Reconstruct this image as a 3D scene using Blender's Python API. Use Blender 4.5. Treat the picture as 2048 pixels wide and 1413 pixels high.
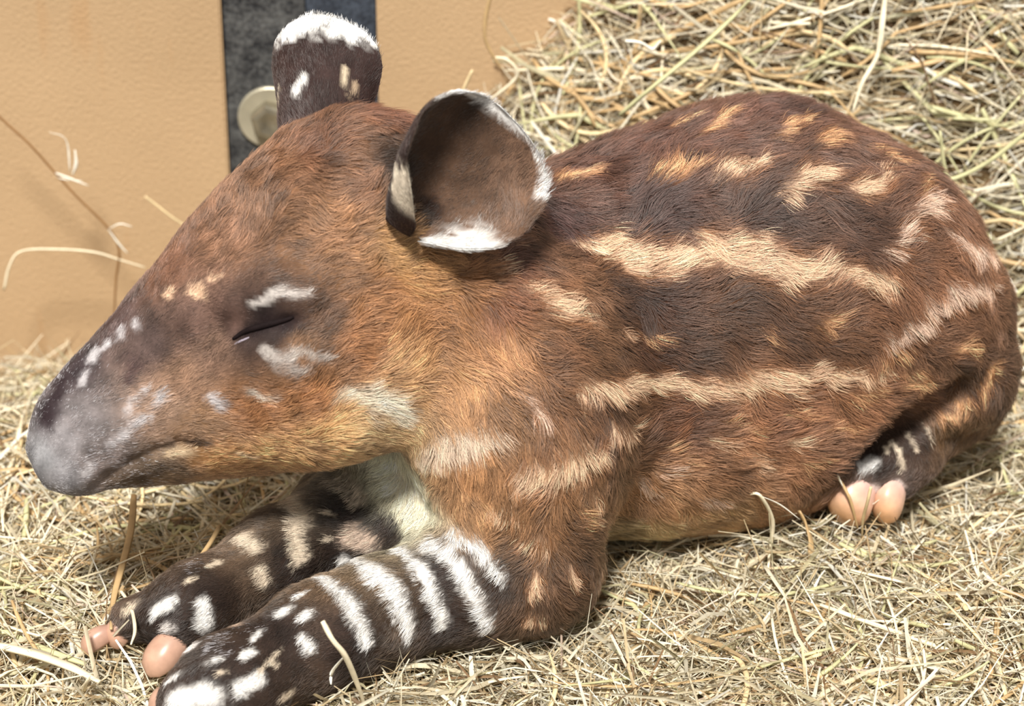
import bpy, bmesh, math, random, time
import numpy as np
from mathutils import Vector, Matrix
from mathutils.bvhtree import BVHTree
from mathutils.kdtree import KDTree

T_START = time.time()
FUR = True
HAY = True
for o in list(bpy.data.objects):
    bpy.data.objects.remove(o)
scene = bpy.context.scene
COL = scene.collection
rng = np.random.default_rng(7)
random.seed(7)

# ------------------------------------------------------------------ camera
PITCH = math.radians(28.0)
DIST, FPX, H0 = 1.4, 5600.0, 0.13
IW, IH = 2048.0, 1413.0
CD = np.array([0, math.cos(PITCH), -math.sin(PITCH)])
CU = np.array([0, math.sin(PITCH), math.cos(PITCH)])
CR = np.array([1.0, 0, 0])
CP = np.array([0, 0, H0]) - DIST * CD
cam_data = bpy.data.cameras.new('camera')
cam = bpy.data.objects.new('camera', cam_data)
COL.objects.link(cam)
cam.location = CP
cam.rotation_euler = (math.pi / 2 - PITCH, 0, 0)
cam_data.sensor_width = 36.0
cam_data.lens = 36.0 * FPX / IW
cam_data.clip_start = 0.05
cam_data.dof.use_dof = True
cam_data.dof.focus_distance = 1.375
cam_data.dof.aperture_fstop = 8.5
scene.camera = cam

# ------------------------------------------------------------------ light
world = bpy.data.worlds.new('world')
scene.world = world
world.use_nodes = True
world.node_tree.nodes['Background'].inputs[0].default_value = (1.0, 0.97, 0.93, 1)
world.node_tree.nodes['Background'].inputs[1].default_value = 0.52
sun_d = bpy.data.lights.new('sun', 'SUN')
sun_d.energy = 6.1
sun_d.angle = math.radians(9)
sun_d.color = (1.0, 0.97, 0.92)
sun = bpy.data.objects.new('sun', sun_d)
COL.objects.link(sun)
sun.location = (-0.5, -0.6, 1.5)
sun.rotation_euler = Vector((0.08, 0.56, -0.82)).to_track_quat('-Z', 'Y').to_euler()
scene.view_settings.view_transform = 'Standard'
scene.view_settings.look = 'None'
scene.view_settings.gamma = 1.0
scene.view_settings.use_curve_mapping = False
scene.view_settings.exposure = 0.0


# ------------------------------------------------------------------ helpers
def ray(px, py):
    v = CD * FPX + CR * (px - IW / 2) + CU * (IH / 2 - py)
    return v / np.linalg.norm(v)

def atY(px, py, Y):
    r = ray(px, py)
    return CP + r * ((Y - CP[1]) / r[1])

def atZ(px, py, Z):
    r = ray(px, py)
    return CP + r * ((Z - CP[2]) / r[2])

def lin(r, g, b):
    def f(c):
        c /= 255.0
        return c / 12.92 if c <= 0.04045 else ((c + 0.055) / 1.055) ** 2.4
    return (f(r), f(g), f(b))

def smooth(e0, e1, x):
    t = np.clip((x - e0) / (e1 - e0), 0, 1)
    return t * t * (3 - 2 * t)

# cheap smooth value noise from summed sines (vectorised, seedable)
class SineNoise:
    def __init__(self, seed, scale, n=14):
        r = np.random.default_rng(seed)
        k = r.normal(size=(n, 3))
        k /= np.linalg.norm(k, axis=1)[:, None]
        self.k = k * (2 * math.pi / scale) * r.uniform(0.6, 1.6, n)[:, None]
        self.p = r.uniform(0, 6.283, n)
        self.n = n
    def __call__(self, P):
        return np.sin(P @ self.k.T + self.p).sum(1) / math.sqrt(self.n / 2.0)

def link(name, data, parent=None, loc=None):
    o = bpy.data.objects.new(name, data)
    COL.objects.link(o)
    if loc is not None:
        o.location = loc
    if parent is not None:
        o.parent = parent
    return o

def tag(o, label=None, cat=None, group=None, kind=None):
    if label: o['label'] = label
    if cat: o['category'] = cat
    if group: o['group'] = group
    if kind: o['kind'] = kind
    return o

def np_mesh(name, V, F, smooth_shade=True):
    """V (n,3), F (m,k) array of equal-size polygons"""
    me = bpy.data.meshes.new(name)
    V = np.ascontiguousarray(V, dtype=np.float32)
    F = np.ascontiguousarray(F, dtype=np.int32)
    m, k = F.shape
    me.vertices.add(len(V)); me.vertices.foreach_set('co', V.ravel())
    me.loops.add(m * k); me.loops.foreach_set('vertex_index', F.ravel())
    me.polygons.add(m)
    me.polygons.foreach_set('loop_start', np.arange(0, m * k, k, dtype=np.int32))
    me.polygons.foreach_set('use_smooth', np.full(m, smooth_shade, dtype=bool))
    me.update(calc_edges=True)
    return me

def set_point_color(me, name, C):
    a = me.attributes.new(name, 'FLOAT_COLOR', 'POINT')
    buf = np.ones((len(C), 4), dtype=np.float32)
    buf[:, :3] = C
    a.data.foreach_set('color', buf.ravel())

def mat(name):
    m = bpy.data.materials.new(name)
    m.use_nodes = True
    nt = m.node_tree
    return m, nt, nt.nodes['Principled BSDF']

def N(nt, typ, **kw):
    n = nt.nodes.new(typ)
    for k, v in kw.items():
        setattr(n, k, v)
    return n


# ------------------------------------------------------------------ materials
def make_wall_mat():
    m, nt, b = mat('tan_paint')
    tc = N(nt, 'ShaderNodeTexCoord')
    n1 = N(nt, 'ShaderNodeTexNoise'); n1.inputs['Scale'].default_value = 400; n1.inputs['Detail'].default_value = 3
    n2 = N(nt, 'ShaderNodeTexNoise'); n2.inputs['Scale'].default_value = 9; n2.inputs['Detail'].default_value = 4
    n3 = N(nt, 'ShaderNodeTexNoise'); n3.inputs['Scale'].default_value = 22; n3.inputs['Detail'].default_value = 6
    mp = N(nt, 'ShaderNodeMapping'); mp.inputs['Scale'].default_value = (2.2, 1, 0.35)
    for n in (n1, n2):
        nt.links.new(tc.outputs['Object'], n.inputs['Vector'])
    nt.links.new(tc.outputs['Object'], mp.inputs['Vector'])
    nt.links.new(mp.outputs['Vector'], n3.inputs['Vector'])
    cr = N(nt, 'ShaderNodeValToRGB')
    cr.color_ramp.elements[0].position = 0.3; cr.color_ramp.elements[0].color = (*lin(176, 147, 112), 1)
    cr.color_ramp.elements[1].position = 0.7; cr.color_ramp.elements[1].color = (*lin(186, 156, 120), 1)
    nt.links.new(n2.outputs['Fac'], cr.inputs['Fac'])
    st = N(nt, 'ShaderNodeValToRGB')
    st.color_ramp.elements[0].position = 0.62; st.color_ramp.elements[0].color = (0, 0, 0, 1)
    st.color_ramp.elements[1].position = 0.80; st.color_ramp.elements[1].color = (0.45, 0.45, 0.45, 1)
    nt.links.new(n3.outputs['Fac'], st.inputs['Fac'])
    mx = N(nt, 'ShaderNodeMixRGB'); mx.inputs['Color2'].default_value = (*lin(176, 128, 78), 1)
    nt.links.new(st.outputs['Color'], mx.inputs['Fac'])
    nt.links.new(cr.outputs['Color'], mx.inputs['Color1'])
    nt.links.new(mx.outputs['Color'], b.inputs['Base Color'])
    bp = N(nt, 'ShaderNodeBump'); bp.inputs['Strength'].default_value = 0.55; bp.inputs['Distance'].default_value = 0.0012
    nt.links.new(n1.outputs['Fac'], bp.inputs['Height'])
    nt.links.new(bp.outputs['Normal'], b.inputs['Normal'])
    b.inputs['Roughness'].default_value = 0.62
    b.inputs['Specular IOR Level'].default_value = 0.3
    return m

def make_strip_mat(name, c0, c1):
    m, nt, b = mat(name)
    tc = N(nt, 'ShaderNodeTexCoord')
    n1 = N(nt, 'ShaderNodeTexNoise'); n1.inputs['Scale'].default_value = 420; n1.inputs['Detail'].default_value = 4
    n2 = N(nt, 'ShaderNodeTexNoise'); n2.inputs['Scale'].default_value = 60; n2.inputs['Detail'].default_value = 5
    for n in (n1, n2):
        nt.links.new(tc.outputs['Object'], n.inputs['Vector'])
    ad = N(nt, 'ShaderNodeMath', operation='ADD')
    nt.links.new(n1.outputs['Fac'], ad.inputs[0]); nt.links.new(n2.outputs['Fac'], ad.inputs[1])
    cr = N(nt, 'ShaderNodeValToRGB')
    e = cr.color_ramp.elements
    e[0].position = 0.40; e[0].color = (*c0, 1)
    e[1].position = 0.72; e[1].color = (*c1, 1)
    dv = N(nt, 'ShaderNodeMath', operation='MULTIPLY'); dv.inputs[1].default_value = 0.5
    nt.links.new(ad.outputs[0], dv.inputs[0]); nt.links.new(dv.outputs[0], cr.inputs['Fac'])
    nt.links.new(cr.outputs['Color'], b.inputs['Base Color'])
    bp = N(nt, 'ShaderNodeBump'); bp.inputs['Strength'].default_value = 0.6; bp.inputs['Distance'].default_value = 0.001
    nt.links.new(n1.outputs['Fac'], bp.inputs['Height']); nt.links.new(bp.outputs['Normal'], b.inputs['Normal'])
    b.inputs['Roughness'].default_value = 0.5
    return m

def make_attr_mat(name, attr, rough=0.6, spec=0.3, mult=1.0, noise=None, transl=0.0):
    m, nt, b = mat(name)
    a = N(nt, 'ShaderNodeAttribute', attribute_name=attr)
    src = a.outputs['Color']
    if noise:
        tc = N(nt, 'ShaderNodeTexCoord')
        n1 = N(nt, 'ShaderNodeTexNoise'); n1.inputs['Scale'].default_value = noise; n1.inputs['Detail'].default_value = 3
        nt.links.new(tc.outputs['Object'], n1.inputs['Vector'])
        mr = N(nt, 'ShaderNodeMapRange'); mr.inputs['To Min'].default_value = 0.6 * mult; mr.inputs['To Max'].default_value = 1.35 * mult
        nt.links.new(n1.outputs['Fac'], mr.inputs['Value'])
        mx = N(nt, 'ShaderNodeVectorMath', operation='SCALE')
        nt.links.new(src, mx.inputs[0]); nt.links.new(mr.outputs['Result'], mx.inputs['Scale'])
        src = mx.outputs[0]
    nt.links.new(src, b.inputs['Base Color'])
    b.inputs['Roughness'].default_value = rough
    b.inputs['Specular IOR Level'].default_value = spec
    if transl:
        tr = N(nt, 'ShaderNodeBsdfTranslucent')
        nt.links.new(src, tr.inputs['Color'])
        ms = N(nt, 'ShaderNodeMixShader'); ms.inputs[0].default_value = transl
        nt.links.new(b.outputs[0], ms.inputs[1]); nt.links.new(tr.outputs[0], ms.inputs[2])
        nt.links.new(ms.outputs[0], nt.nodes['Material Output'].inputs['Surface'])
    return m

def make_plain(name, c, rough=0.5, metal=0.0, spec=0.5, noise=None, amp=0.25, bump=0.0, sss=0.0):
    m, nt, b = mat(name)
    tc = N(nt, 'ShaderNodeTexCoord')
    n1 = N(nt, 'ShaderNodeTexNoise'); n1.inputs['Scale'].default_value = noise or 80; n1.inputs['Detail'].default_value = 4
    nt.links.new(tc.outputs['Object'], n1.inputs['Vector'])
    cr = N(nt, 'ShaderNodeValToRGB')
    cr.color_ramp.elements[0].position = 0.3; cr.color_ramp.elements[0].color = (*[x * (1 - amp) for x in c], 1)
    cr.color_ramp.elements[1].position = 0.7; cr.color_ramp.elements[1].color = (*[min(1, x * (1 + amp)) for x in c], 1)
    nt.links.new(n1.outputs['Fac'], cr.inputs['Fac']); nt.links.new(cr.outputs['Color'], b.inputs['Base Color'])
    b.inputs['Roughness'].default_value = rough
    b.inputs['Metallic'].default_value = metal
    b.inputs['Specular IOR Level'].default_value = spec
    if sss:
        b.inputs['Subsurface Weight'].default_value = sss
        b.inputs['Subsurface Radius'].default_value = (0.004, 0.0015, 0.0008)
    if bump:
        bp = N(nt, 'ShaderNodeBump'); bp.inputs['Strength'].default_value = bump; bp.inputs['Distance'].default_value = 0.001
        nt.links.new(n1.outputs['Fac'], bp.inputs['Height']); nt.links.new(bp.outputs['Normal'], b.inputs['Normal'])
    return m

M_WALL = make_wall_mat()
M_STRIP_A = make_strip_mat('dark_rubber_worn', lin(30, 31, 34), lin(104, 104, 102))
M_STRIP_B = make_strip_mat('dark_rubber_blue', lin(32, 37, 46), lin(78, 86, 98))
M_FLOOR = make_plain('dark_floor', lin(60, 62, 68), 0.7, noise=40)
M_STEEL = make_plain('dull_zinc', lin(176, 168, 146), 0.42, metal=0.35, noise=60, amp=0.15, bump=0.15)
M_HEX = make_plain('worn_hex', lin(160, 152, 132), 0.34, metal=0.75, noise=90, amp=0.3, bump=0.25)
M_RUST = make_plain('rusty_zinc', lin(150, 118, 70), 0.5, metal=0.3, noise=120, amp=0.3, bump=0.2)
M_HAY = make_attr_mat('hay_blade', 'tint', rough=0.55, spec=0.35, noise=160, transl=0.18)
M_HAYBASE = make_attr_mat('hay_underlay', 'tint', rough=0.9, spec=0.1, noise=220)

# ------------------------------------------------------------------ wall, floor
WALL_Y = 0.33
FLOOR_Z = -0.075

def box_bm(bm, x0, x1, y0, y1, z0, z1, bevel=0.0):
    r = bmesh.ops.create_cube(bm, size=1.0)
    vs = r['verts']
    bmesh.ops.scale(bm, vec=(x1 - x0, y1 - y0, z1 - z0), verts=vs)
    bmesh.ops.translate(bm, vec=((x0 + x1) / 2, (y0 + y1) / 2, (z0 + z1) / 2), verts=vs)
    if bevel:
        es = list({e for v in vs for e in v.link_edges})
        bmesh.ops.bevel(bm, geom=es, offset=bevel, segments=2, affect='EDGES')

def box(name, mt, parent, *a, bevel=0.0, loc=None):
    bm = bmesh.new(); box_bm(bm, *a, bevel=bevel)
    me = bpy.data.meshes.new(name); bm.to_mesh(me); bm.free()
    me.materials.append(mt)
    return link(name, me, parent, loc)

xa = atY(449, 165, WALL_Y)[0]      # left edge of the dark strip
xm = atY(608, 20, WALL_Y)[0]
xb = atY(754, 80, WALL_Y)[0]
wall = box('wall_back', M_FLOOR, None, -0.9, 1.1, WALL_Y + 0.012, WALL_Y + 0.05, FLOOR_Z, 0.75)
wall['kind'] = 'structure'
box('panel', M_WALL, wall, -0.9, xa, WALL_Y, WALL_Y + 0.013, FLOOR_Z + 0.004, 0.75, bevel=0.0012)
box('panel', M_WALL, wall, xb, 1.1, WALL_Y, WALL_Y + 0.013, FLOOR_Z + 0.004, 0.75, bevel=0.0012)
p = box('seam_strip', M_STRIP_A, wall, xa + 0.0006, xm, WALL_Y + 0.004, WALL_Y + 0.013, FLOOR_Z + 0.004, 0.75, bevel=0.0008)
p['label'] = 'worn charcoal rubber half of the seam strip'
p = box('seam_strip', M_STRIP_B, wall, xm + 0.0005, xb - 0.0006, WALL_Y + 0.0065, WALL_Y + 0.013, FLOOR_Z + 0.004, 0.75, bevel=0.0008)
p['label'] = 'bluish black half of the seam strip'
floor = box('floor', M_FLOOR, None, -0.9, 1.1, -1.5, WALL_Y + 0.05, FLOOR_Z - 0.03, FLOOR_Z)
floor['kind'] = 'structure'

# bolt with washer on the strip
bolt_c = atY(541, 238, WALL_Y)
def lathe(name, prof, mt, parent, seg=40, loc=None):
    """prof: list of (radius, depth) ; axis along -Y"""
    V = []; F = []
    for r, d in prof:
        for k in range(seg):
            a = 2 * math.pi * k / seg
            V.append((r * math.cos(a), -d, r * math.sin(a)))
    n = len(prof)
    for i in range(n - 1):
        for k in range(seg):
            F.append((i * seg + k, i * seg + (k + 1) % seg, (i + 1) * seg + (k + 1) % seg, (i + 1) * seg + k))
    me = bpy.data.meshes.new(name)
    me.from_pydata(V, [], F + [tuple(range((n - 1) * seg, n * seg))])
    me.polygons.foreach_set('use_smooth', [False] * len(me.polygons))
    me.materials.append(mt)
    return link(name, me, parent, loc)
bolt = link('wall_bolt', None, loc=(bolt_c[0], WALL_Y + 0.004, bolt_c[2]))
tag(bolt, 'zinc hex bolt with a round washer on the dark wall strip', 'bolt')
R = 0.0200
lathe('washer', [(R * .98, -.0005), (R, .0005), (R, .0025), (R * .96, .0032), (R * .80, .0030), (R * .45, .0026)], M_STEEL, bolt)
hexo = lathe('hex_head', [(R * .60, .002), (R * .60, .0105), (R * .54, .0122), (R * .40, .0126), (R * .1, .0118)], M_HEX, bolt, seg=6)
hexo.rotation_euler = (0, math.radians(18), 0)

# ------------------------------------------------------------------ tapir calf: signed distance body
VOX = 0.0022
GMIN = np.array([-0.275, -0.20, -0.020]); GMAX = np.array([0.315, 0.245, 0.275])
GN = np.ceil((GMAX - GMIN) / VOX).astype(int) + 1
GX = (GMIN[0] + np.arange(GN[0]) * VOX).astype(np.float32)
GY = (GMIN[1] + np.arange(GN[1]) * VOX).astype(np.float32)
GZ = (GMIN[2] + np.arange(GN[2]) * VOX).astype(np.float32)
SDF = np.full(tuple(GN), 0.5, dtype=np.float32)

def sub(lo, hi):
    i0 = np.clip(((lo - GMIN) / VOX).astype(int), 0, GN - 1)
    i1 = np.clip(((hi - GMIN) / VOX).astype(int) + 2, 1, GN)
    sl = tuple(slice(a, b) for a, b in zip(i0, i1))
    X = GX[sl[0]][:, None, None]; Y = GY[sl[1]][None, :, None]; Z = GZ[sl[2]][None, None, :]
    return sl, X, Y, Z

def smin(a, b, k):
    h = np.maximum(k - np.abs(a - b), 0) / k
    return np.minimum(a, b) - h * h * k * 0.25

def add_d(sl, d, k):
    SDF[sl] = smin(SDF[sl], d.astype(np.float32), k)

def carve_d(sl, d, k):
    a = SDF[sl]
    SDF[sl] = -smin(-a, d.astype(np.float32), k)

def cone(a, b, ra, rb, k=0.012, sq=None, carve=False):
    """tapered capsule a-b ; sq = (dir, factor) flattens along dir"""
    a = np.asarray(a, float); b = np.asarray(b, float)
    m = max(ra, rb) * 1.3 + 0.03
    lo = np.minimum(a, b) - m; hi = np.maximum(a, b) + m
    sl, X, Y, Z = sub(lo, hi)
    ab = b - a; L2 = ab @ ab
    t = np.clip(((X - a[0]) * ab[0] + (Y - a[1]) * ab[1] + (Z - a[2]) * ab[2]) / L2, 0, 1)
    dx = X - a[0] - t * ab[0]; dy = Y - a[1] - t * ab[1]; dz = Z - a[2] - t * ab[2]
    if sq is not None:
        n, f = np.asarray(sq[0], float), sq[1]
        n = n / np.linalg.norm(n)
        q = dx * n[0] + dy * n[1] + dz * n[2]
        dx = dx + q * n[0] * (1 / f - 1); dy = dy + q * n[1] * (1 / f - 1); dz = dz + q * n[2] * (1 / f - 1)
    d = np.sqrt(dx * dx + dy * dy + dz * dz) - (ra + (rb - ra) * t)
    (carve_d if carve else add_d)(sl, d, k)

def ellip(c, axes, k=0.012, carve=False):
    """axes: list of 3 (unit dir, radius)"""
    c = np.asarray(c, float)
    m = max(r for _, r in axes) + 0.03
    sl, X, Y, Z = sub(c - m, c + m)
    s0 = 0; s1 = 0
    for n, r in axes:
        n = np.asarray(n, float); n = n / np.linalg.norm(n)
        q = (X - c[0]) * n[0] + (Y - c[1]) * n[1] + (Z - c[2]) * n[2]
        s0 = s0 + (q / r) ** 2; s1 = s1 + (q / (r * r)) ** 2
    k0 = np.sqrt(s0); k1 = np.sqrt(s1) + 1e-9
    (carve_d if carve else add_d)(sl, k0 * (k0 - 1) / k1, k)

def loft(O, ax, la, ua, st, k=0.015, n_pow=2.0):
    """st rows: (u, half width, half height, centre height, centre lateral, lower-narrowing)"""
    st = np.array(st, float)
    uu = np.linspace(st[0, 0], st[-1, 0], 400)
    tab = [np.interp(uu, st[:, 0], st[:, i]) for i in range(1, st.shape[1])]
    ker = np.hanning(51); ker /= ker.sum()
    tab = [np.convolve(np.pad(t, 25, mode='edge'), ker, 'valid') for t in tab]
    # rounded ends
    L = uu[-1] - uu[0]
    sl, X, Y, Z = sub(GMIN, GMAX)
    def proj(n):
        return (X - O[0]) * n[0] + (Y - O[1]) * n[1] + (Z - O[2]) * n[2]
    u = proj(ax); l = proj(la); h = proj(ua)
    uc = np.clip(u, uu[0], uu[-1])
    A, B, CH, CL, NAR = [np.interp(uc, uu, t).astype(np.float32) for t in tab]
    hh = (h - CH); ll = (l - CL)
    # narrower towards the bottom (jaw) by NAR
    A2 = A * (1 - NAR * np.clip(-hh / B, -0.3, 1.0))
    q = np.sqrt(ll * ll + hh * hh) + 1e-6
    rho = (np.abs(ll / A2) ** n_pow + np.abs(hh / B) ** n_pow) ** (1 / n_pow) + 1e-6
    d = q * (1 - 1 / rho)
    over = u - uc
    d = np.where(over != 0, np.sqrt(np.maximum(d, 0) ** 2 + over ** 2) + np.minimum(d, 0) * 0.0, d)
    add_d(sl, d, k)

def sdf_at(P):
    q = (np.asarray(P) - GMIN) / VOX
    q = np.clip(q, 0, GN - 2 - 1e-6)
    i = q.astype(int); f = q - i
    out = 0
    for a in (0, 1):
        for b in (0, 1):
            for d in (0, 1):
                wgt = (f[:, 0] if a else 1 - f[:, 0]) * (f[:, 1] if b else 1 - f[:, 1]) * (f[:, 2] if d else 1 - f[:, 2])
                out = out + wgt * SDF[i[:, 0]+a, i[:, 1]+b, i[:, 2]+d]
    return out

# head frame
PSI, HP = math.radians(25), math.radians(22)
HF = np.array([-math.cos(PSI) * math.cos(HP), -math.sin(PSI) * math.cos(HP), -math.sin(HP)])
HL = np.array([math.sin(PSI), -math.cos(PSI), 0.0])
HU = np.array([-math.cos(PSI) * math.sin(HP), -math.sin(PSI) * math.sin(HP), math.cos(HP)])
HO = atY(620, 620, -0.02)
def hp(u, l, h):
    return HO + HF * u + HL * l + HU * h
# trunk frame
PHI = math.radians(18)
TT = np.array([math.cos(PHI), math.sin(PHI), 0]); TL = np.array([math.sin(PHI), -math.cos(PHI), 0]); TU = np.array([0, 0, 1.0])
TO = atY(1100, 700, 0.05)
def tp(s, l, h):
    return TO + TT * s + TL * l + TU * h

c = 0.01
loft(TO, TT, TL, TU, [
    (-10.5*c, 1.5*c, 1.5*c, -1.5*c, 0, 0), (-9.5*c, 3.2*c, 4.2*c, -1.2*c, 0, 0), (-7*c, 5.0*c, 6.6*c, -1.0*c, 0, 0), (-3*c, 7.3*c, 9.0*c, -.6*c, 0, .05),
    (1*c, 7.9*c, 9.9*c, -.3*c, 0, .0), (5*c, 8.7*c, 10.7*c, -.1*c, 0, 0), (10*c, 9.1*c, 11.4*c, .3*c, 0, 0),
    (14*c, 9.0*c, 11.1*c, .5*c, 0, 0), (17.3*c, 8.3*c, 9.6*c, .3*c, 0, 0), (19.7*c, 7.2*c, 7.8*c, -.2*c, 0, 0),
    (21.5*c, 5.2*c, 5.4*c, -.6*c, 0, 0), (22.8*c, 2.8*c, 2.6*c, -.8*c, 0, 0), (23.2*c, 1.0*c, 1.0*c, -.8*c, 0, 0)], k=0.02, n_pow=2.25)
loft(HO, HF, HL, HU, [
    (-10.6*c, 1.2*c, 1.2*c, .6*c, 0, 0), (-10*c, 2.6*c, 2.8*c, .6*c, 0, 0), (-8.3*c, 4.6*c, 5.6*c, .6*c, 0, .1), (-6*c, 5.4*c, 7.3*c, .9*c, 0, .12),
    (-3*c, 5.6*c, 8.1*c, .6*c, 0, .12), (0, 5.4*c, 7.9*c, .15*c, 0, .12), (3*c, 5.0*c, 7.35*c, -.15*c, 0, .14),
    (6*c, 4.3*c, 6.1*c, -.2*c, 0, .14), (9*c, 3.5*c, 4.7*c, .0*c, 0, .1), (11.5*c, 2.9*c, 3.6*c, .4*c, 0, .05),
    (13.0*c, 2.55*c, 2.85*c, .55*c, 0, 0), (14.0*c, 2.2*c, 2.4*c, .5*c, 0, 0), (14.6*c, 1.75*c, 2.0*c, .4*c, 0, 0), (15.05*c, 1.1*c, 1.3*c, .3*c, 0, 0), (15.2*c, .4*c, .5*c, .25*c, 0, 0)], k=0.022)
ellip(atY(140, 928, -0.083), [(HF, .012), (HL, .013), (HU, .014)], k=0.012)
# neck, brisket
cone(hp(-.065, .0, -.02), tp(-.01, 0, -.005), .058, .072, k=0.03)
cone(hp(-.035, -.01, -.035), tp(-.045, .0, -.03), .034, .055, k=0.02)
cone(atY(880, 860, 0.025), atY(875, 985, 0.02), .040, .036, k=0.03)
ellip(hp(-.012, .026, -.036), [(HF, .056), (HL, .033), (HU, .031)], k=0.014)
# near shoulder and upper arm
ellip(atY(1050, 800, -0.03), [(TT, .05), (TL, .034), (TU, .07)], k=0.03)
EL = atZ(1056, 1130, .038)
cone(atY(1045, 880, -0.035), EL, .045, .031, k=0.03)
WR = atZ(640, 1275, .026)
FT = atZ(455, 1375, .022)
cone(EL, atZ(930, 1165, .032), .030, .0265, k=0.02)
cone(atZ(930, 1165, .032), atZ(760, 1225, .029), .0265, .0238, k=0.02)
cone(atZ(760, 1225, .029), WR, .0238, .0245, k=0.015)
cone(WR, FT, .0240, .0235, k=0.015)
cone(FT, atZ(385, 1410, .017), .0225, .017, k=0.012)
# far foreleg
EL2 = atZ(860, 1030, .036)
cone(atY(900, 860, 0.05), EL2, .04, .032, k=0.02)
WR2 = atZ(560, 1120, .028)
FT2 = atZ(395, 1215, .023)
cone(EL2, atZ(720, 1035, .034), .030, .0280, k=0.02)
cone(atZ(720, 1035, .034), WR2, .0280, .0225, k=0.02)
cone(WR2, FT2, .0225, .0205, k=0.015)
cone(FT2, atZ(366, 1248, .021), .0200, .0150, k=0.012)
cone(FT2, atZ(265, 1240, .016), .0170, .0115, k=0.010)
# near hind leg: haunch, shank, metatarsus, foot
ellip(atY(1835, 600, 0.085), [((.9, .3, .25), .042), (TL, .047), ((-.25, 0, 1), .080)], k=0.03)
cone(atY(1880, 640, 0.085), atY(1935, 760, 0.075), .034, .022, k=0.02)
HK = atZ(1930, 800, .050)
cone(atY(1935, 745, 0.075), HK, .022, .020, k=0.012)
GAP = [atY(1740, 872, .035), atY(1810, 838, .035), atY(1900, 800, .04)]
for a_, b_ in zip(GAP[:-1], GAP[1:]):
    cone(a_, b_, .016, .014, k=0.012, carve=True)
cone(HK, atZ(1800, 905, .040), .0200, .0175, k=0.005)
cone(atZ(1800, 905, .040), atZ(1735, 945, .034), .0185, .0165, k=0.010)
cone(atZ(1800, 905, .040), atZ(1785, 950, .030), .0170, .0130, k=0.010)
# far haunch and tail stub
ellip(tp(.18, -.05, -.03), [(TT, .05), (TL, .045), (TU, .07)], k=0.03)
cone(atY(1975, 600, 0.13), atY(1990, 730, 0.12), .012, .006, k=0.012)

def hit(px, py, off=0.0):
    """point of the body surface seen at a pixel (sphere tracing the distance grid)"""
    r = ray(px, py)
    t = 1.0
    for _ in range(160):
        d = float(sdf_at((CP + r * t)[None])[0])
        if d < 0.0002: break
        t += max(0.0004, min(d, 0.02) * 0.6)
    P = CP + r * t
    e = 0.003
    g = np.array([float(sdf_at((P + e * np.eye(3)[i])[None])[0] - sdf_at((P - e * np.eye(3)[i])[None])[0]) for i in range(3)])
    n = g / (np.linalg.norm(g) + 1e-12)
    return P + n * off, n

# face modelling on the surface
def carve_line(px_list, r, k, off=0.0):
    P = [hit(x, y, off)[0] for x, y in px_list]
    for a, b in zip(P[:-1], P[1:]):
        cone(a, b, r, r, k=k, carve=True)
def build_line(px_list, r, k, off=0.0):
    P = [hit(x, y, off)[0] for x, y in px_list]
    for a, b in zip(P[:-1], P[1:]):
        cone(a, b, r, r, k=k)
ellip(hit(285, 745, .016)[0], [(HF, .026), (HL, .017), (HU, .019)], k=0.014, carve=True)   # hollow beside the trunk of the nose
ellip(hit(430, 690, .012)[0], [(HF, .022), (HL, .014), (HU, .016)], k=0.016, carve=True)   # hollow before the eye
build_line([(470, 600), (540, 575), (610, 590)], .0075, .012, off=-.002)                   # brow
build_line([(480, 720), (560, 715), (620, 690)], .0065, .014, off=-.003)                   # cheekbone below the eye
ellip(hit(535, 652, -.008)[0], [((-.84, -.39, -.1), .016), (HL, .0125), (HU, .0115)], k=0.008)  # eyeball under the lids
ellip(hit(640, 800, -.03)[0], [(HF, .042), (HL, .034), (HU, .034)], k=0.03)                # cheek muscle
MOUTH = [(176, 984), (215, 958), (260, 930), (310, 907), (350, 893), (378, 888)]
carve_line(MOUTH, .0018, .005)
EYE = [(468, 684), (490, 670), (515, 661), (545, 653), (572, 646), (590, 640)]
carve_line(EYE, .0016, .004)
print('sdf', time.time() - T_START)


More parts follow.
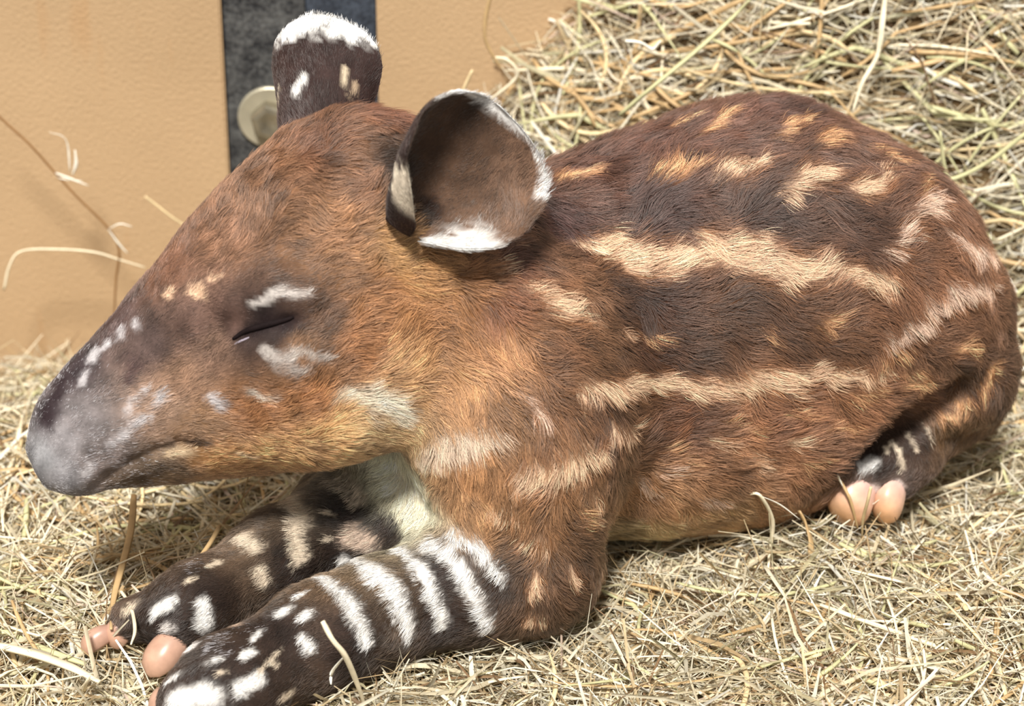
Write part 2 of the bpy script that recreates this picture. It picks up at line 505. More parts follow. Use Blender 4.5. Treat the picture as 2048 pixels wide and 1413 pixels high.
def surface_nets(D):
    S = D < 0
    n = np.array(D.shape)
    cnt = np.zeros(n - 1, dtype=np.uint8)
    for i in (0, 1):
        for j in (0, 1):
            for k_ in (0, 1):
                cnt += S[i:n[0]-1+i, j:n[1]-1+j, k_:n[2]-1+k_]
    act = (cnt > 0) & (cnt < 8)
    idx = np.full(n - 1, -1, dtype=np.int32)
    ijk = np.argwhere(act)
    idx[act] = np.arange(len(ijk))
    acc = np.zeros((len(ijk), 3)); w = np.zeros(len(ijk))
    corners = [(i, j, k_) for i in (0, 1) for j in (0, 1) for k_ in (0, 1)]
    vals = {c_: D[ijk[:, 0]+c_[0], ijk[:, 1]+c_[1], ijk[:, 2]+c_[2]] for c_ in corners}
    for c0 in corners:
        for ax in range(3):
            if c0[ax]: continue
            c1 = list(c0); c1[ax] = 1; c1 = tuple(c1)
            a, b = vals[c0], vals[c1]
            m = (a < 0) != (b < 0)
            t = np.where(m, a / np.where(m, a - b, 1), 0)
            pos = np.array(c0, float)[None] + t[:, None] * np.eye(3)[ax][None]
            acc[m] += pos[m]; w[m] += 1
    V = GMIN + (ijk + acc / w[:, None]) * VOX
    Q = []
    for ax in range(3):
        o1, o2 = (ax + 1) % 3, (ax + 2) % 3
        s0 = [slice(1, -1)] * 3; s0[ax] = slice(0, -1)
        s1 = list(s0); s1[ax] = slice(1, None)
        a = S[tuple(s0)]; b = S[tuple(s1)]
        e = np.argwhere(a != b)
        fl = a[tuple(e.T)]
        base = e + 1; base[:, ax] -= 1
        def cell(d1, d2):
            q = base.copy(); q[:, o1] -= d1; q[:, o2] -= d2
            return idx[q[:, 0], q[:, 1], q[:, 2]]
        q = np.stack([cell(1, 1), cell(0, 1), cell(0, 0), cell(1, 0)], 1)
        q[~fl] = q[~fl][:, ::-1]
        Q.append(q)
    return V, np.concatenate(Q)

BV, BF = surface_nets(SDF)
# light laplacian smoothing
E = np.concatenate([BF[:, [0, 1]], BF[:, [1, 2]], BF[:, [2, 3]], BF[:, [3, 0]]])
E = np.concatenate([E, E[:, ::-1]])
deg = np.bincount(E[:, 0], minlength=len(BV)).astype(float)
for it in range(8):
    f = 0.55 if it % 2 == 0 else -0.45
    avg = np.stack([np.bincount(E[:, 0], weights=BV[E[:, 1], i], minlength=len(BV)) for i in range(3)], 1) / deg[:, None]
    BV = BV + f * (avg - BV)

print('nets', len(BV), len(BF), time.time() - T_START)


# ------------------------------------------------------------------ ears (cupped, two-sided, joined to the body mesh)
def unit(v):
    v = np.asarray(v, float); return v / np.linalg.norm(v)

EPAR = []
def make_ear(base, T, Nn, length, W, phis, shape, curl=0.0, th=0.0022, nu=29, nv=30):
    T = unit(T); Nn = unit(Nn - T * (np.asarray(Nn) @ T)); S = np.cross(Nn, T)
    vv = np.linspace(0, 1, nv); uu = np.linspace(-1, 1, nu)
    sh = np.array(shape); ph = np.array(phis)
    G = np.zeros((nv, nu, 3))
    for i, v in enumerate(vv):
        w = W * np.interp(v, sh[:, 0], sh[:, 1]); f = math.radians(np.interp(v, ph[:, 0], ph[:, 1]))
        Rr = w / f
        for j, u in enumerate(uu):
            G[i, j] = base + T * length * v + S * Rr * math.sin(u * f) + Nn * (Rr * (1 - math.cos(u * f)) + curl * v * v)
    # smooth grid
    for _ in range(3):
        G[1:-1, 1:-1] = 0.5 * G[1:-1, 1:-1] + 0.125 * (G[:-2, 1:-1] + G[2:, 1:-1] + G[1:-1, :-2] + G[1:-1, 2:])
    du = np.gradient(G, axis=1); dv = np.gradient(G, axis=0)
    nn = np.cross(du, dv); nn /= (np.linalg.norm(nn, axis=2)[..., None] + 1e-12)
    if (nn[nv // 2, nu // 2] @ Nn) < 0: nn = -nn
    edge = np.minimum(1, np.minimum((1 - np.abs(uu))[None, :] * 6, (1 - vv)[:, None] * 8 + 0 * uu[None, :]))
    edge = np.sqrt(np.clip(edge, 0.05, 1))
    inner = G + nn * (th * 0.5 * edge)[..., None]; outer = G - nn * (th * 0.5 * edge)[..., None]
    global EPAR
    uvp = np.stack(np.meshgrid(vv, uu, indexing='ij'), -1).reshape(-1, 2)
    EPAR.append(np.concatenate([np.c_[uvp, np.ones(len(uvp))], np.c_[uvp, -np.ones(len(uvp))]]))   # v, u, inside(+1)/outside(-1)
    V = np.concatenate([inner.reshape(-1, 3), outer.reshape(-1, 3)])
    F = []
    o = nv * nu
    for i in range(nv - 1):
        for j in range(nu - 1):
            a, b, c_, d = i * nu + j, i * nu + j + 1, (i + 1) * nu + j + 1, (i + 1) * nu + j
            F.append((a, b, c_, d)); F.append((o + a, o + d, o + c_, o + b))
    q = F[(nv // 2 * (nu - 1) + nu // 2) * 2]
    fn = np.cross(V[q[1]] - V[q[0]], V[q[2]] - V[q[0]])
    if fn @ nn[nv // 2, nu // 2] < 0: F = [f[::-1] for f in F]
    rim = [i * nu for i in range(nv)] + [(nv - 1) * nu + j for j in range(1, nu)] + [i * nu + nu - 1 for i in range(nv - 2, -1, -1)]
    for a, b in zip(rim[:-1], rim[1:]):
        F.append((a, b, o + b, o + a))
    return V, np.array(F), T

def im(dx, dup, dd):           # direction given in camera right / up / away terms
    return CR * dx + CU * dup + CD * dd

EARSH1 = [(0, .5), (.1, .80), (.25, .98), (.45, 1.0), (.65, .95), (.8, .82), (.9, .62), (.96, .40), (1, .10)]
EARSH = [(0, .95), (.1, 1.0), (.25, 1.02), (.45, 1.0), (.65, .98), (.8, .86), (.9, .66), (.96, .42), (1, .10)]
nb, _ = hit(796, 447, -.004)
S0 = im(.82, -.57, 0)
E1V, E1F, E1T = make_ear(nb, im(.56, .80, -.08), unit(-CD * .85 + S0 * .66), .073, .0560,
                         [(0, 165), (.15, 122), (.4, 82), (.7, 62), (1, 50)], EARSH1, curl=.006)
fb = atY(596, 282, HO[1] + .036)
E2V, E2F, E2T = make_ear(fb, im(.10, .97, .10), unit(CD * .85 + CR * .42), .064, .039,
                         [(0, 140), (.2, 110), (.5, 75), (.75, 55), (1, 40)], EARSH, curl=.003)
NB = len(BV)
AV = np.concatenate([BV, E1V, E2V])
APAR = np.concatenate([np.zeros((NB, 3)), EPAR[0], EPAR[1]])
AF = np.concatenate([BF, E1F + NB, E2F + NB + len(E1V)])

# ------------------------------------------------------------------ coat: colour, length and flow fields on the body surface
bvh = BVHTree.FromPolygons([tuple(v) for v in AV], [tuple(int(i) for i in f) for f in AF])
CPV = Vector(CP)
def surf(px, py):
    h = bvh.ray_cast(CPV, Vector(ray(px, py)))
    if h[0] is None:
        P = CP + ray(px, py) * 1.42
        h = bvh.find_nearest(Vector(P))
    return np.array(h[0])

# (px, py, (r, g, b), hair length in mm)
ANCH = [
 (760,232,(104,58,36),16),(830,240,(104,56,38),13),(620,290,(116,71,47),9),(550,350,(134,87,57),9),(650,450,(150,101,65),11),(450,470,(128,86,62),8),(720,380,(130,83,53),9),(500,420,(136,90,60),8),
 (330,540,(120,78,58),4),(230,640,(92,68,66),2.2),(150,740,(66,52,56),1.8),(95,830,(62,50,54),1.6),(85,920,(158,150,156),1.6),(120,955,(150,140,146),1.5),(160,850,(128,114,116),2),
 (200,920,(136,116,114),2),(130,880,(140,128,132),1.6),(300,690,(100,76,72),2.2),(380,650,(114,82,72),2.5),(360,760,(136,98,76),3),(330,820,(150,114,94),3.5),(420,700,(124,90,74),3),
 (250,965,(104,82,68),2),(300,945,(112,88,72),2),(330,960,(168,130,98),3),(430,920,(206,144,88),6),(550,900,(210,150,92),8),(650,880,(212,154,98),9),(500,820,(176,114,68),6),
 (400,850,(160,116,84),4.5),(620,800,(172,110,62),8),(700,700,(164,104,58),9),(750,600,(170,110,62),10),(640,640,(118,82,62),6),(535,650,(44,32,32),1.2),(470,640,(104,74,66),2),(530,630,(48,35,34),1.2),(550,668,(54,40,38),1.5),(500,668,(62,46,44),1.5),(575,650,(50,37,36),1.5),
 (600,690,(140,98,70),4),(800,500,(186,132,76),10),(740,850,(214,166,116),9),(860,650,(170,110,60),12),(860,520,(176,120,66),10),(800,760,(192,136,86),11),(590,640,(84,60,52),2),
 (980,330,(92,62,46),5),(1040,380,(110,80,60),6),(900,300,(60,36,26),2.5),(880,380,(46,28,20),2.5),(1000,240,(84,54,38),3),(790,330,(52,38,32),3),(830,390,(60,42,32),4),(860,455,(150,104,62),6),  # near ear; the darkest inner tones paint the shade deep in the cup
 (650,140,(62,48,46),3),(730,150,(58,44,42),3),(600,130,(62,48,46),3),(640,215,(92,62,50),5),
 (950,550,(166,106,58),13),(900,760,(190,130,80),12),(1000,700,(176,118,74),13),(1000,600,(140,82,48),13),(1000,520,(96,54,38),12),(1100,430,(66,36,32),12),(1180,340,(92,56,44),12),
 (1300,420,(70,42,36),13),(1500,440,(76,46,34),13),(1700,450,(84,52,37),13),(1300,600,(74,42,27),13),(1500,620,(84,50,29),13),(1650,700,(108,66,38),13),(1300,700,(80,46,27),13),(1100,700,(110,68,40),13),
 (1100,800,(112,70,40),13),(1550,225,(92,56,46),13),(1400,270,(98,60,46),13),(1800,300,(102,64,46),13),(1280,300,(96,58,46),13),(1700,240,(96,60,44),13),
 (1880,500,(128,80,52),13),(1930,650,(116,74,48),11),(1850,780,(140,92,62),11),(1780,600,(120,74,46),13),(1960,760,(90,60,42),9),
 (1350,850,(118,70,42),13),(1550,850,(134,82,50),13),(1200,820,(104,64,36),13),(1450,930,(166,110,72),13),(1300,1000,(176,122,82),12),(1600,960,(160,106,72),12),(1700,820,(150,96,62),12),
 (1250,1060,(214,178,128),10),(1450,1030,(194,146,100),10),(1560,1010,(178,126,86),10),(1650,930,(158,104,72),11),
 (1050,980,(134,88,50),12),(950,930,(160,106,62),12),(1100,1060,(116,76,46),11),(1130,1160,(92,60,38),9),(1000,850,(150,98,54),13),(1100,900,(126,80,44),13),(950,1010,(176,122,78),11),
 (815,965,(246,232,200),9),(850,1010,(246,232,200),9),(760,870,(216,168,118),9),
 (1000,1180,(62,42,32),6),(1040,1200,(84,56,38),8),(900,1150,(50,35,30),5),(900,1240,(48,34,30),5),(700,1280,(52,37,32),4.5),(560,1270,(52,37,32),4.5),(500,1340,(54,39,34),4),(400,1390,(56,42,38),3.5),
 (600,1130,(44,29,23),5),(700,1020,(44,29,23),6),(420,1200,(46,31,25),4),(330,1240,(46,32,28),3),(780,1060,(44,29,23),6),(680,1110,(44,29,23),5),
 (1900,850,(112,78,48),7),(1830,880,(58,42,36),4),(1760,930,(54,40,36),3.5),(1720,985,(120,96,90),1.5),(1780,985,(110,88,82),1.5),(1690,940,(70,50,44),4),(1650,1000,(170,116,80),9),
]
AP = np.array([surf(a[0], a[1]) for a in ANCH]); AC = np.array([lin(*a[2]) for a in ANCH]); AL = np.array([a[3] for a in ANCH]) * .001
# which ear (or body) a surface point belongs to keeps the two ears' colours on the ears
def part_of(P):
    h = np.array([bvh.find_nearest(Vector(p))[2] for p in P])
    return np.where(h < len(BF), 0, np.where(h < len(BF) + len(E1F), 1, 2))
APART = part_of(AP)

CR1 = (250, 208, 172); WH = (250, 246, 240); TN = (226, 174, 128); GW = (206, 200, 200); LC = (220, 202, 178); PK = (240, 206, 182)
def L(col, *pts):       # a mark: polyline of (px, py, half width px)
    return (col, pts)
MARKS = [
 # flank stripes
 L(CR1,(1140,482,12),(1200,500,26),(1260,520,26),(1340,526,24),(1420,502,32),(1500,520,30),(1580,540,24),(1660,556,20),(1770,550,14)),
 L(CR1,(1200,500,12),(1216,458,5)),L(CR1,(1400,510,16),(1388,466,8)),L(CR1,(1470,500,12),(1512,462,5)),L(CR1,(1290,520,10),(1330,560,6)),
 L(CR1,(1150,764,10),(1230,772,16),(1320,764,16),(1400,774,18),(1480,756,20),(1580,752,20),(1680,748,18),(1765,738,12)),
 L(CR1,(1400,775,10),(1445,805,5)),L(CR1,(1540,765,10),(1585,790,5)),
 L(CR1,(1045,570,10),(1090,600,17),(1120,620,20),(1165,638,8)),
 L(CR1,(1232,655,7),(1245,668,6)),L(TN,(1285,668,9),(1310,672,6)),L(TN,(1515,650,7),(1530,672,5)),L(TN,(1640,648,10),(1665,640,7)),
 L(TN,(1112,366,13),(1140,355,15),(1175,345,10)),L((40,26,20),(860,410,22),(870,430,22)),L(TN,(1300,358,10),(1340,352,16),(1385,340,10)),L(CR1,(1425,358,10),(1465,345,20),(1510,332,9)),  # near-black mark paints the shade at the bottom of the ear canal
 L(CR1,(1555,392,8),(1585,365,15),(1640,342,15)),L(CR1,(1705,380,14),(1750,368,18),(1770,366,10)),
 L(TN,(1395,270,8),(1450,232,8)),L(TN,(1545,275,9),(1575,255,13),(1605,240,7)),L(TN,(1630,290,11),(1655,275,11)),L(TN,(1725,296,8),(1785,318,8)),L(TN,(1655,222,7),(1670,232,6)),L(TN,(1830,352,8),(1880,352,8)),L(TN,(1330,262,6),(1370,248,6)),
 # rump
 L(PK,(1815,432,10),(1860,395,15),(1925,374,10)),L(PK,(1765,500,8),(1810,468,12)),L(PK,(1890,462,10),(1940,490,14),(1985,512,9)),
 L(PK,(1850,604,12),(1910,578,20),(1980,562,10)),L(PK,(1765,674,10),(1820,646,15),(1870,618,9)),L(TN,(1790,775,8),(1850,760,10)),L(TN,(1910,700,12),(1950,690,8)),L(TN,(1965,780,8),(1985,730,8)),L(TN,(1800,740,8),(1830,735,6)),
 # shoulder and lower flank
 L(TN,(1550,828,7),(1605,840,6)),L(TN,(1470,932,6),(1500,915,6)),L(TN,(1315,898,6),(1365,922,6)),L(TN,(1690,792,8),(1745,780,8)),L(TN,(1640,862,7),(1695,850,6)),L(TN,(1760,705,6),(1805,692,6)),L(TN,(1150,1010,6),(1165,1060,6)),L(TN,(1340,1010,6),(1400,1020,6)),L(TN,(1450,850,5),(1500,862,5)),L(TN,(1880,832,8),(1935,800,8)),L(TN,(1590,930,6),(1640,915,6)),
 L(CR1,(1052,943,22),(1100,938,33),(1150,915,25),(1200,882,13)),L(CR1,(1225,848,9),(1265,862,8)),L(CR1,(1405,878,7),(1445,892,7)),L(CR1,(1495,902,9),(1512,932,9)),L(CR1,(1560,884,8),(1605,892,6)),
 L(PK,(1275,955,12),(1298,985,9)),L(PK,(1310,945,8),(1340,940,6)),L(CR1,(1190,990,8),(1183,1045,7)),L(CR1,(985,1002,9),(1035,1022,7)),L(CR1,(1060,1070,8),(1095,1085,5)),L(CR1,(1062,1185,6),(1075,1150,7)),L(CR1,(1140,1135,7),(1146,1165,7)),L(CR1,(1060,1235,8),(1085,1235,6)),
 L(PK,(1040,790,9),(1085,825,8)),L(PK,(1380,990,8),(1440,1000,6)),
 L((232,206,180),(845,915,15),(885,882,26),(935,868,24),(990,858,13)),L(CR1,(985,525,7),(998,545,5)),L(CR1,(1000,470,6),(1015,490,5)),
 L((252,234,208),(672,800,15),(720,794,27),(770,812,27),(800,840,14)),L((248,236,206),(806,948,34),(825,975,50),(855,1025,44)),
 # face
 L((224,214,206),(505,608,7),(560,586,13),(615,588,8)),L((190,180,172),(525,700,9),(570,725,20),(600,748,16)),L((184,172,162),(590,705,10),(650,722,8)),L(GW,(425,800,9),(432,812,9)),L((206,190,174),(490,788,8),(540,798,7)),
 L(CR1,(415,562,5),(438,558,5)),L(CR1,(375,582,6),(398,592,8)),L(CR1,(332,590,5),(340,596,5)),L(GW,(268,650,6),(275,655,5)),L(GW,(238,664,8),(240,676,7)),L(GW,(212,690,7),(200,702,7)),L(GW,(192,705,8),(180,722,8)),L(GW,(172,745,6),(165,760,7)),
 L(GW,(262,800,7),(256,822,7)),L(GW,(315,795,9),(305,815,7)),L(GW,(285,838,9),(255,862,9),(222,888,8)),L(GW,(180,935,7),(172,950,7)),L(GW,(290,775,4),(284,785,4)),
 L((224,196,160),(335,905,8),(375,908,11)),L((228,196,160),(465,908,6),(490,915,6)),L((60,44,38),(380,885,8),(395,888,7)),
 L((40,29,29),(476,680,6),(515,655,18),(550,643,26),(588,638,18)),L((50,38,41),(165,690,16),(120,770,24),(95,840,20)),L((78,60,58),(265,735,16),(255,755,12)),
 # far ear
 L(WH,(592,186,10),(608,158,9)),L((226,206,176),(684,172,6),(689,138,3)),L((206,180,150),(702,192,6),(712,172,5)),L(LC,(560,178,4),(556,212,4)),
 # near foreleg bands and spots
 L(WH,(905,1062,10),(950,1085,15),(990,1122,14),(1012,1158,8)),L(WH,(862,1082,14),(900,1110,17),(930,1150,17),(962,1205,18),(985,1250,16)),
 L(WH,(806,1096,13),(845,1140,16),(870,1190,15),(888,1250,12)),L(WH,(690,1124,14),(750,1140,23),(790,1180,23),(812,1225,18),(822,1268,12)),
 L(WH,(652,1158,13),(690,1190,18),(715,1230,17),(738,1285,13)),
 L(WH,(596,1194,6),(612,1184,6)),L(WH,(566,1226,13),(576,1220,13)),L(WH,(608,1234,11),(622,1226,10)),L(WH,(506,1280,7),(524,1262,7)),L(WH,(490,1312,10),(508,1304,8)),L(WH,(606,1275,11),(622,1296,13)),L(LC,(550,1325,6),(558,1330,5)),L(LC,(440,1346,6),(450,1342,6)),
 L(WH,(485,1375,18),(520,1362,18)),L(WH,(350,1398,22),(420,1392,26)),L(WH,(335,1362,7),(440,1318,7)),L(LC,(570,1395,10),(585,1388,10)),L(LC,(520,1345,4),(560,1300,4)),
 # far foreleg
 L(LC,(586,996,22),(612,1030,22),(592,1062,16),(602,1110,20)),L(LC,(488,1072,16),(512,1092,18)),L(LC,(660,962,6),(690,975,8),(715,1008,8)),L(LC,(690,948,5),(715,962,8),(735,992,8)),L((200,176,156),(712,1072,26),(738,1082,26)),
 L(LC,(525,1140,14),(530,1160,15)),L(LC,(424,1132,8),(440,1124,9)),L(WH,(310,1222,14),(345,1202,14)),L(WH,(408,1205,14),(412,1250,18)),L((222,214,208),(335,1258,14),(390,1292,16)),L(LC,(252,1215,9),(275,1205,10)),L(LC,(655,1025,5),(668,1030,5)),L(LC,(652,1082,5),(660,1078,5)),L(LC,(376,1162,6),(390,1156,6)),
 L((150,128,110),(480,1250,16),(505,1232,12)),
 # hind foot
 L(WH,(1722,935,12),(1745,925,15)),L(LC,(1782,885,5),(1800,905,5),(1806,940,5)),L(LC,(1770,896,5),(1776,906,5)),L((236,216,208),(1700,975,10),(1745,980,14)),L((236,216,208),(1796,965,9),(1806,975,8)),L(LC,(1815,868,4),(1832,900,4)),L(LC,(1850,850,5),(1862,880,4)),
]
M3 = []
for col, pts in MARKS:
    P = np.array([surf(x, y) for x, y, w in pts])
    W = np.array([w for _, _, w in pts]) * .00025 * (np.linalg.norm(P - CP, axis=1) / 1.4)
    W = W * np.where(((P - HO) @ HF > .04) & (P[:, 2] > .058) & (len(pts) < 3), 1.4, 1.0)
    M3.append((np.array(lin(*col)), P, W, int(np.bincount(part_of(P)).argmax()), col))

M3.append((np.array(lin(34, 22, 17)), np.array([hit(845, 420)[0], hit(862, 436)[0], hit(880, 440)[0]]), np.array([.007, .008, .006]), 0, None))  # canal shade painted onto the head surface inside the near ear
HALO = np.array(lin(176, 116, 68))
nz1, nz2, nz3 = SineNoise(1, .012), SineNoise(2, .005), SineNoise(3, .05)
def ear_coat(C, P, part, par):
    v, u, sd = par.T
    nn = nz1(P) * .5 + nz2(P) * .5
    wh = np.array(lin(*WH)); cr_ = np.array(lin(236, 220, 196))
    dk, br = np.array(lin(60, 45, 42)), np.array(lin(100, 76, 60))
    for k_ in (1, 2):
        m = part == k_
        if not m.any(): continue
        vv, uu, ss, q = v[m], u[m], sd[m], nn[m]
        rimd = np.minimum((1 - vv) * .072, (1 - np.abs(uu)) * .050 + .0 * vv)
        if k_ == 1:
            c0 = np.where((ss > 0)[:, None], br * (.45 + .75 * smooth(.35, -.7, uu))[:, None], dk)  # inside: shaded hollow and lit lobe painted as a gradient across u
            tip = (1 - smooth(.0025, .0065, rimd + .0012 * q)) * smooth(0, .10, vv + .03 * q - np.where(uu > 0, .80, .60))
            tip = np.maximum(tip, (ss < 0) * smooth(.80, .9, vv + .04 * q))
            f = np.maximum(tip, smooth(-.45, -.65, uu + .07 * q) * (1 - smooth(.20, .34, vv + .03 * q)))
            g = smooth(.60, .72, uu + .05 * q) * smooth(.10, .16, vv) * (1 - smooth(.30, .38, vv + .03 * q))
            c0 = c0 * (1 - f[:, None]) + wh * f[:, None]
            c0 = c0 * (1 - g[:, None]) + cr_ * g[:, None]
        else:
            c0 = np.tile(dk, (len(vv), 1)) * (1 + .25 * smooth(.3, .0, vv))[:, None]
            f = smooth(.78, .88, vv + .05 * q + .05 * np.abs(uu))
            c0 = c0 * (1 - f[:, None]) + wh * f[:, None]
        C[m] = c0
    return C

def coat(P, part, par, rough=1.0):
    """albedo and hair length at points"""
    C = np.zeros((len(P), 3)); Ln = np.zeros(len(P))
    for s0 in range(0, len(P), 20000):
        q = P[s0:s0+20000]
        d2 = ((q[:, None, :] - AP[None]) ** 2).sum(2) + 1e-6
        d2 = d2 * np.where(part[s0:s0+20000, None] == APART[None], 1.0, 30.0)
        w = d2 ** -1.7
        w /= w.sum(1)[:, None]
        C[s0:s0+20000] = w @ AC; Ln[s0:s0+20000] = w @ AL
    nn = nz1(P) * .45 + nz2(P) * .4
    C = C * .86 + C.mean(1)[:, None] * .14
    C = C * np.array([1.04, 1.12, 1.06])
    C = C * (1 + .05 * smooth(-.10, -.04, (P - HO) @ HF) * smooth(.12, .06, (P - HO) @ HF) * (P[:, 2] > .07))[:, None]
    C = ear_coat(C, P, part, par)
    C = C * (1 + .13 * nz3(P) + .12 * nz1(P))[:, None]
    for col, MP, MW, mp, col_id in M3:
        lo = MP.min(0) - .02; hi = MP.max(0) + .02
        m = np.where(((P > lo) & (P < hi)).all(1) & (part == mp))[0]
        if not len(m): continue
        q = P[m]; best = np.full(len(m), 9.0)
        for a, b, wa, wb in zip(MP[:-1], MP[1:], MW[:-1], MW[1:]):
            ab = b - a
            t = np.clip(((q - a) @ ab) / (ab @ ab + 1e-12), 0, 1)
            d = np.linalg.norm(q - a - t[:, None] * ab, axis=1)
            best = np.minimum(best, d / (wa + (wb - wa) * t))
        fc = ((q - HO) @ HF > .005) & (q[:, 2] > .058)
        f = np.where(fc & (mp == 0), 1 - smooth(.1, 1.6, best + .45 * nn[m]), 1 - smooth(.45, 1.35, best + .20 * nn[m] * rough))
        if col_id in (CR1, PK, TN):
            g = (1 - smooth(.7, 2.3, best + .5 * nn[m])) * .5 * ~fc
            C[m] = C[m] * (1 - g[:, None]) + HALO * g[:, None]
        f = f * np.where(fc, .9, .96)
        C[m] = C[m] * (1 - f[:, None]) + col * f[:, None]
    return np.clip(C, .004, .95), Ln

# flow: (a, b, direction, radius)
BONES = [
 (hp(.15, 0, .006), hp(-.09, 0, .01), -HF, .055), (hp(.02, .02, -.06), hp(-.06, .02, -.05), -HF * .8 - HU * .5 + HL * .2, .02),
 (hp(-.09, 0, -.01), tp(-.02, 0, .0), TT * .8 - TU * .75 + TL * .1, .07), (tp(.0, 0, .02), tp(.14, 0, .03), TT - TU * .22, .09), (tp(.0, 0, -.06), tp(.16, 0, -.06), TT - TU * .35, .05),
 (tp(.14, 0, .03), tp(.2, .02, 0), TT * .75 - TU * .7, .08), (atY(1845, 560, .085), atY(1920, 760, .075), np.array([.25, 0, -1]), .04),
 (atY(1050, 820, -.03), EL, np.array([.25, 0, -1]), .04), (EL, WR, unit(WR - EL), .026), (WR, FT, unit(FT - WR), .024),
 (EL2, WR2, unit(WR2 - EL2), .028), (WR2, FT2, unit(FT2 - WR2), .02), (HK, atZ(1740, 960, .03), unit(atZ(1740, 960, .03) - HK), .02),
 (atY(870, 860, -.005), atY(870, 985, 0.0), np.array([.15, 0, -1]), .04),
]
nzx, nzy, nzw = SineNoise(11, .055), SineNoise(12, .022), SineNoise(13, .02)
def flow(P, part):
    D = np.zeros_like(P); Wt = np.zeros(len(P))
    for a, b, d, r in BONES:
        ab = b - a
        t = np.clip(((P - a) @ ab) / (ab @ ab), 0, 1)
        dist = np.maximum(np.linalg.norm(P - a - t[:, None] * ab, axis=1) - r, .004)
        w = dist ** -2.5
        D += w[:, None] * unit(d); Wt += w
    D /= Wt[:, None]
    D[part == 1] = E1T; D[part == 2] = E2T
    return D
print('fields', time.time() - T_START)

# ------------------------------------------------------------------ body object
BASE = np.array([.09, .06, 0.0])
tapir = link('tapir_calf', None, loc=BASE)
tag(tapir, 'sleeping baby tapir with cream stripes and spots lying on the hay', 'tapir')
partv = np.concatenate([np.zeros(NB, int), np.ones(len(E1V), int), np.full(len(E2V), 2)])
VC, _ = coat(AV, partv, APAR)
me = np_mesh('body', AV - BASE, AF)
set_point_color(me, 'coat', VC * .8)
M_SKIN = make_attr_mat('coat_skin', 'coat', rough=.75, spec=.12, noise=600)
me.materials.append(M_SKIN)
body = link('body', me, tapir)

# ------------------------------------------------------------------ fur
def make_fur_mat():
    m, nt, b = mat('fur')
    a = N(nt, 'ShaderNodeAttribute', attribute_name='tint')
    n = N(nt, 'ShaderNodeAttribute', attribute_name='skin_normal')
    g = N(nt, 'ShaderNodeNewGeometry')
    mx = N(nt, 'ShaderNodeMix', data_type='VECTOR'); mx.inputs['Factor'].default_value = .5
    nt.links.new(g.outputs['Normal'], mx.inputs[4]); nt.links.new(n.outputs['Vector'], mx.inputs[5])
    nm = N(nt, 'ShaderNodeVectorMath', operation='NORMALIZE'); nt.links.new(mx.outputs[1], nm.inputs[0])
    hi = N(nt, 'ShaderNodeHairInfo')
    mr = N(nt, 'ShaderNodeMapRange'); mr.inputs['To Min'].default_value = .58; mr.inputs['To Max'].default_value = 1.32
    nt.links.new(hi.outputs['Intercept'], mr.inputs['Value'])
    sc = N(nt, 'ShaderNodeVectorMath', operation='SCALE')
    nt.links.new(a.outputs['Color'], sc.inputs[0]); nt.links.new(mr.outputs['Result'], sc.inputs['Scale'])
    nt.links.new(sc.outputs[0], b.inputs['Base Color'])
    nt.links.new(nm.outputs[0], b.inputs['Normal'])
    b.inputs['Roughness'].default_value = .42
    b.inputs['Specular IOR Level'].default_value = .24
    hr = N(nt, 'ShaderNodeBsdfHair', component='Reflection')
    hr.inputs['Color'].default_value = (.9, .85, .8, 1)
    hr.inputs['RoughnessU'].default_value = .25; hr.inputs['RoughnessV'].default_value = .5
    ms = N(nt, 'ShaderNodeMixShader'); ms.inputs[0].default_value = .04
    nt.links.new(b.outputs[0], ms.inputs[1]); nt.links.new(hr.outputs[0], ms.inputs[2])
    nt.links.new(ms.outputs[0], nt.nodes['Material Output'].inputs['Surface'])
    return m

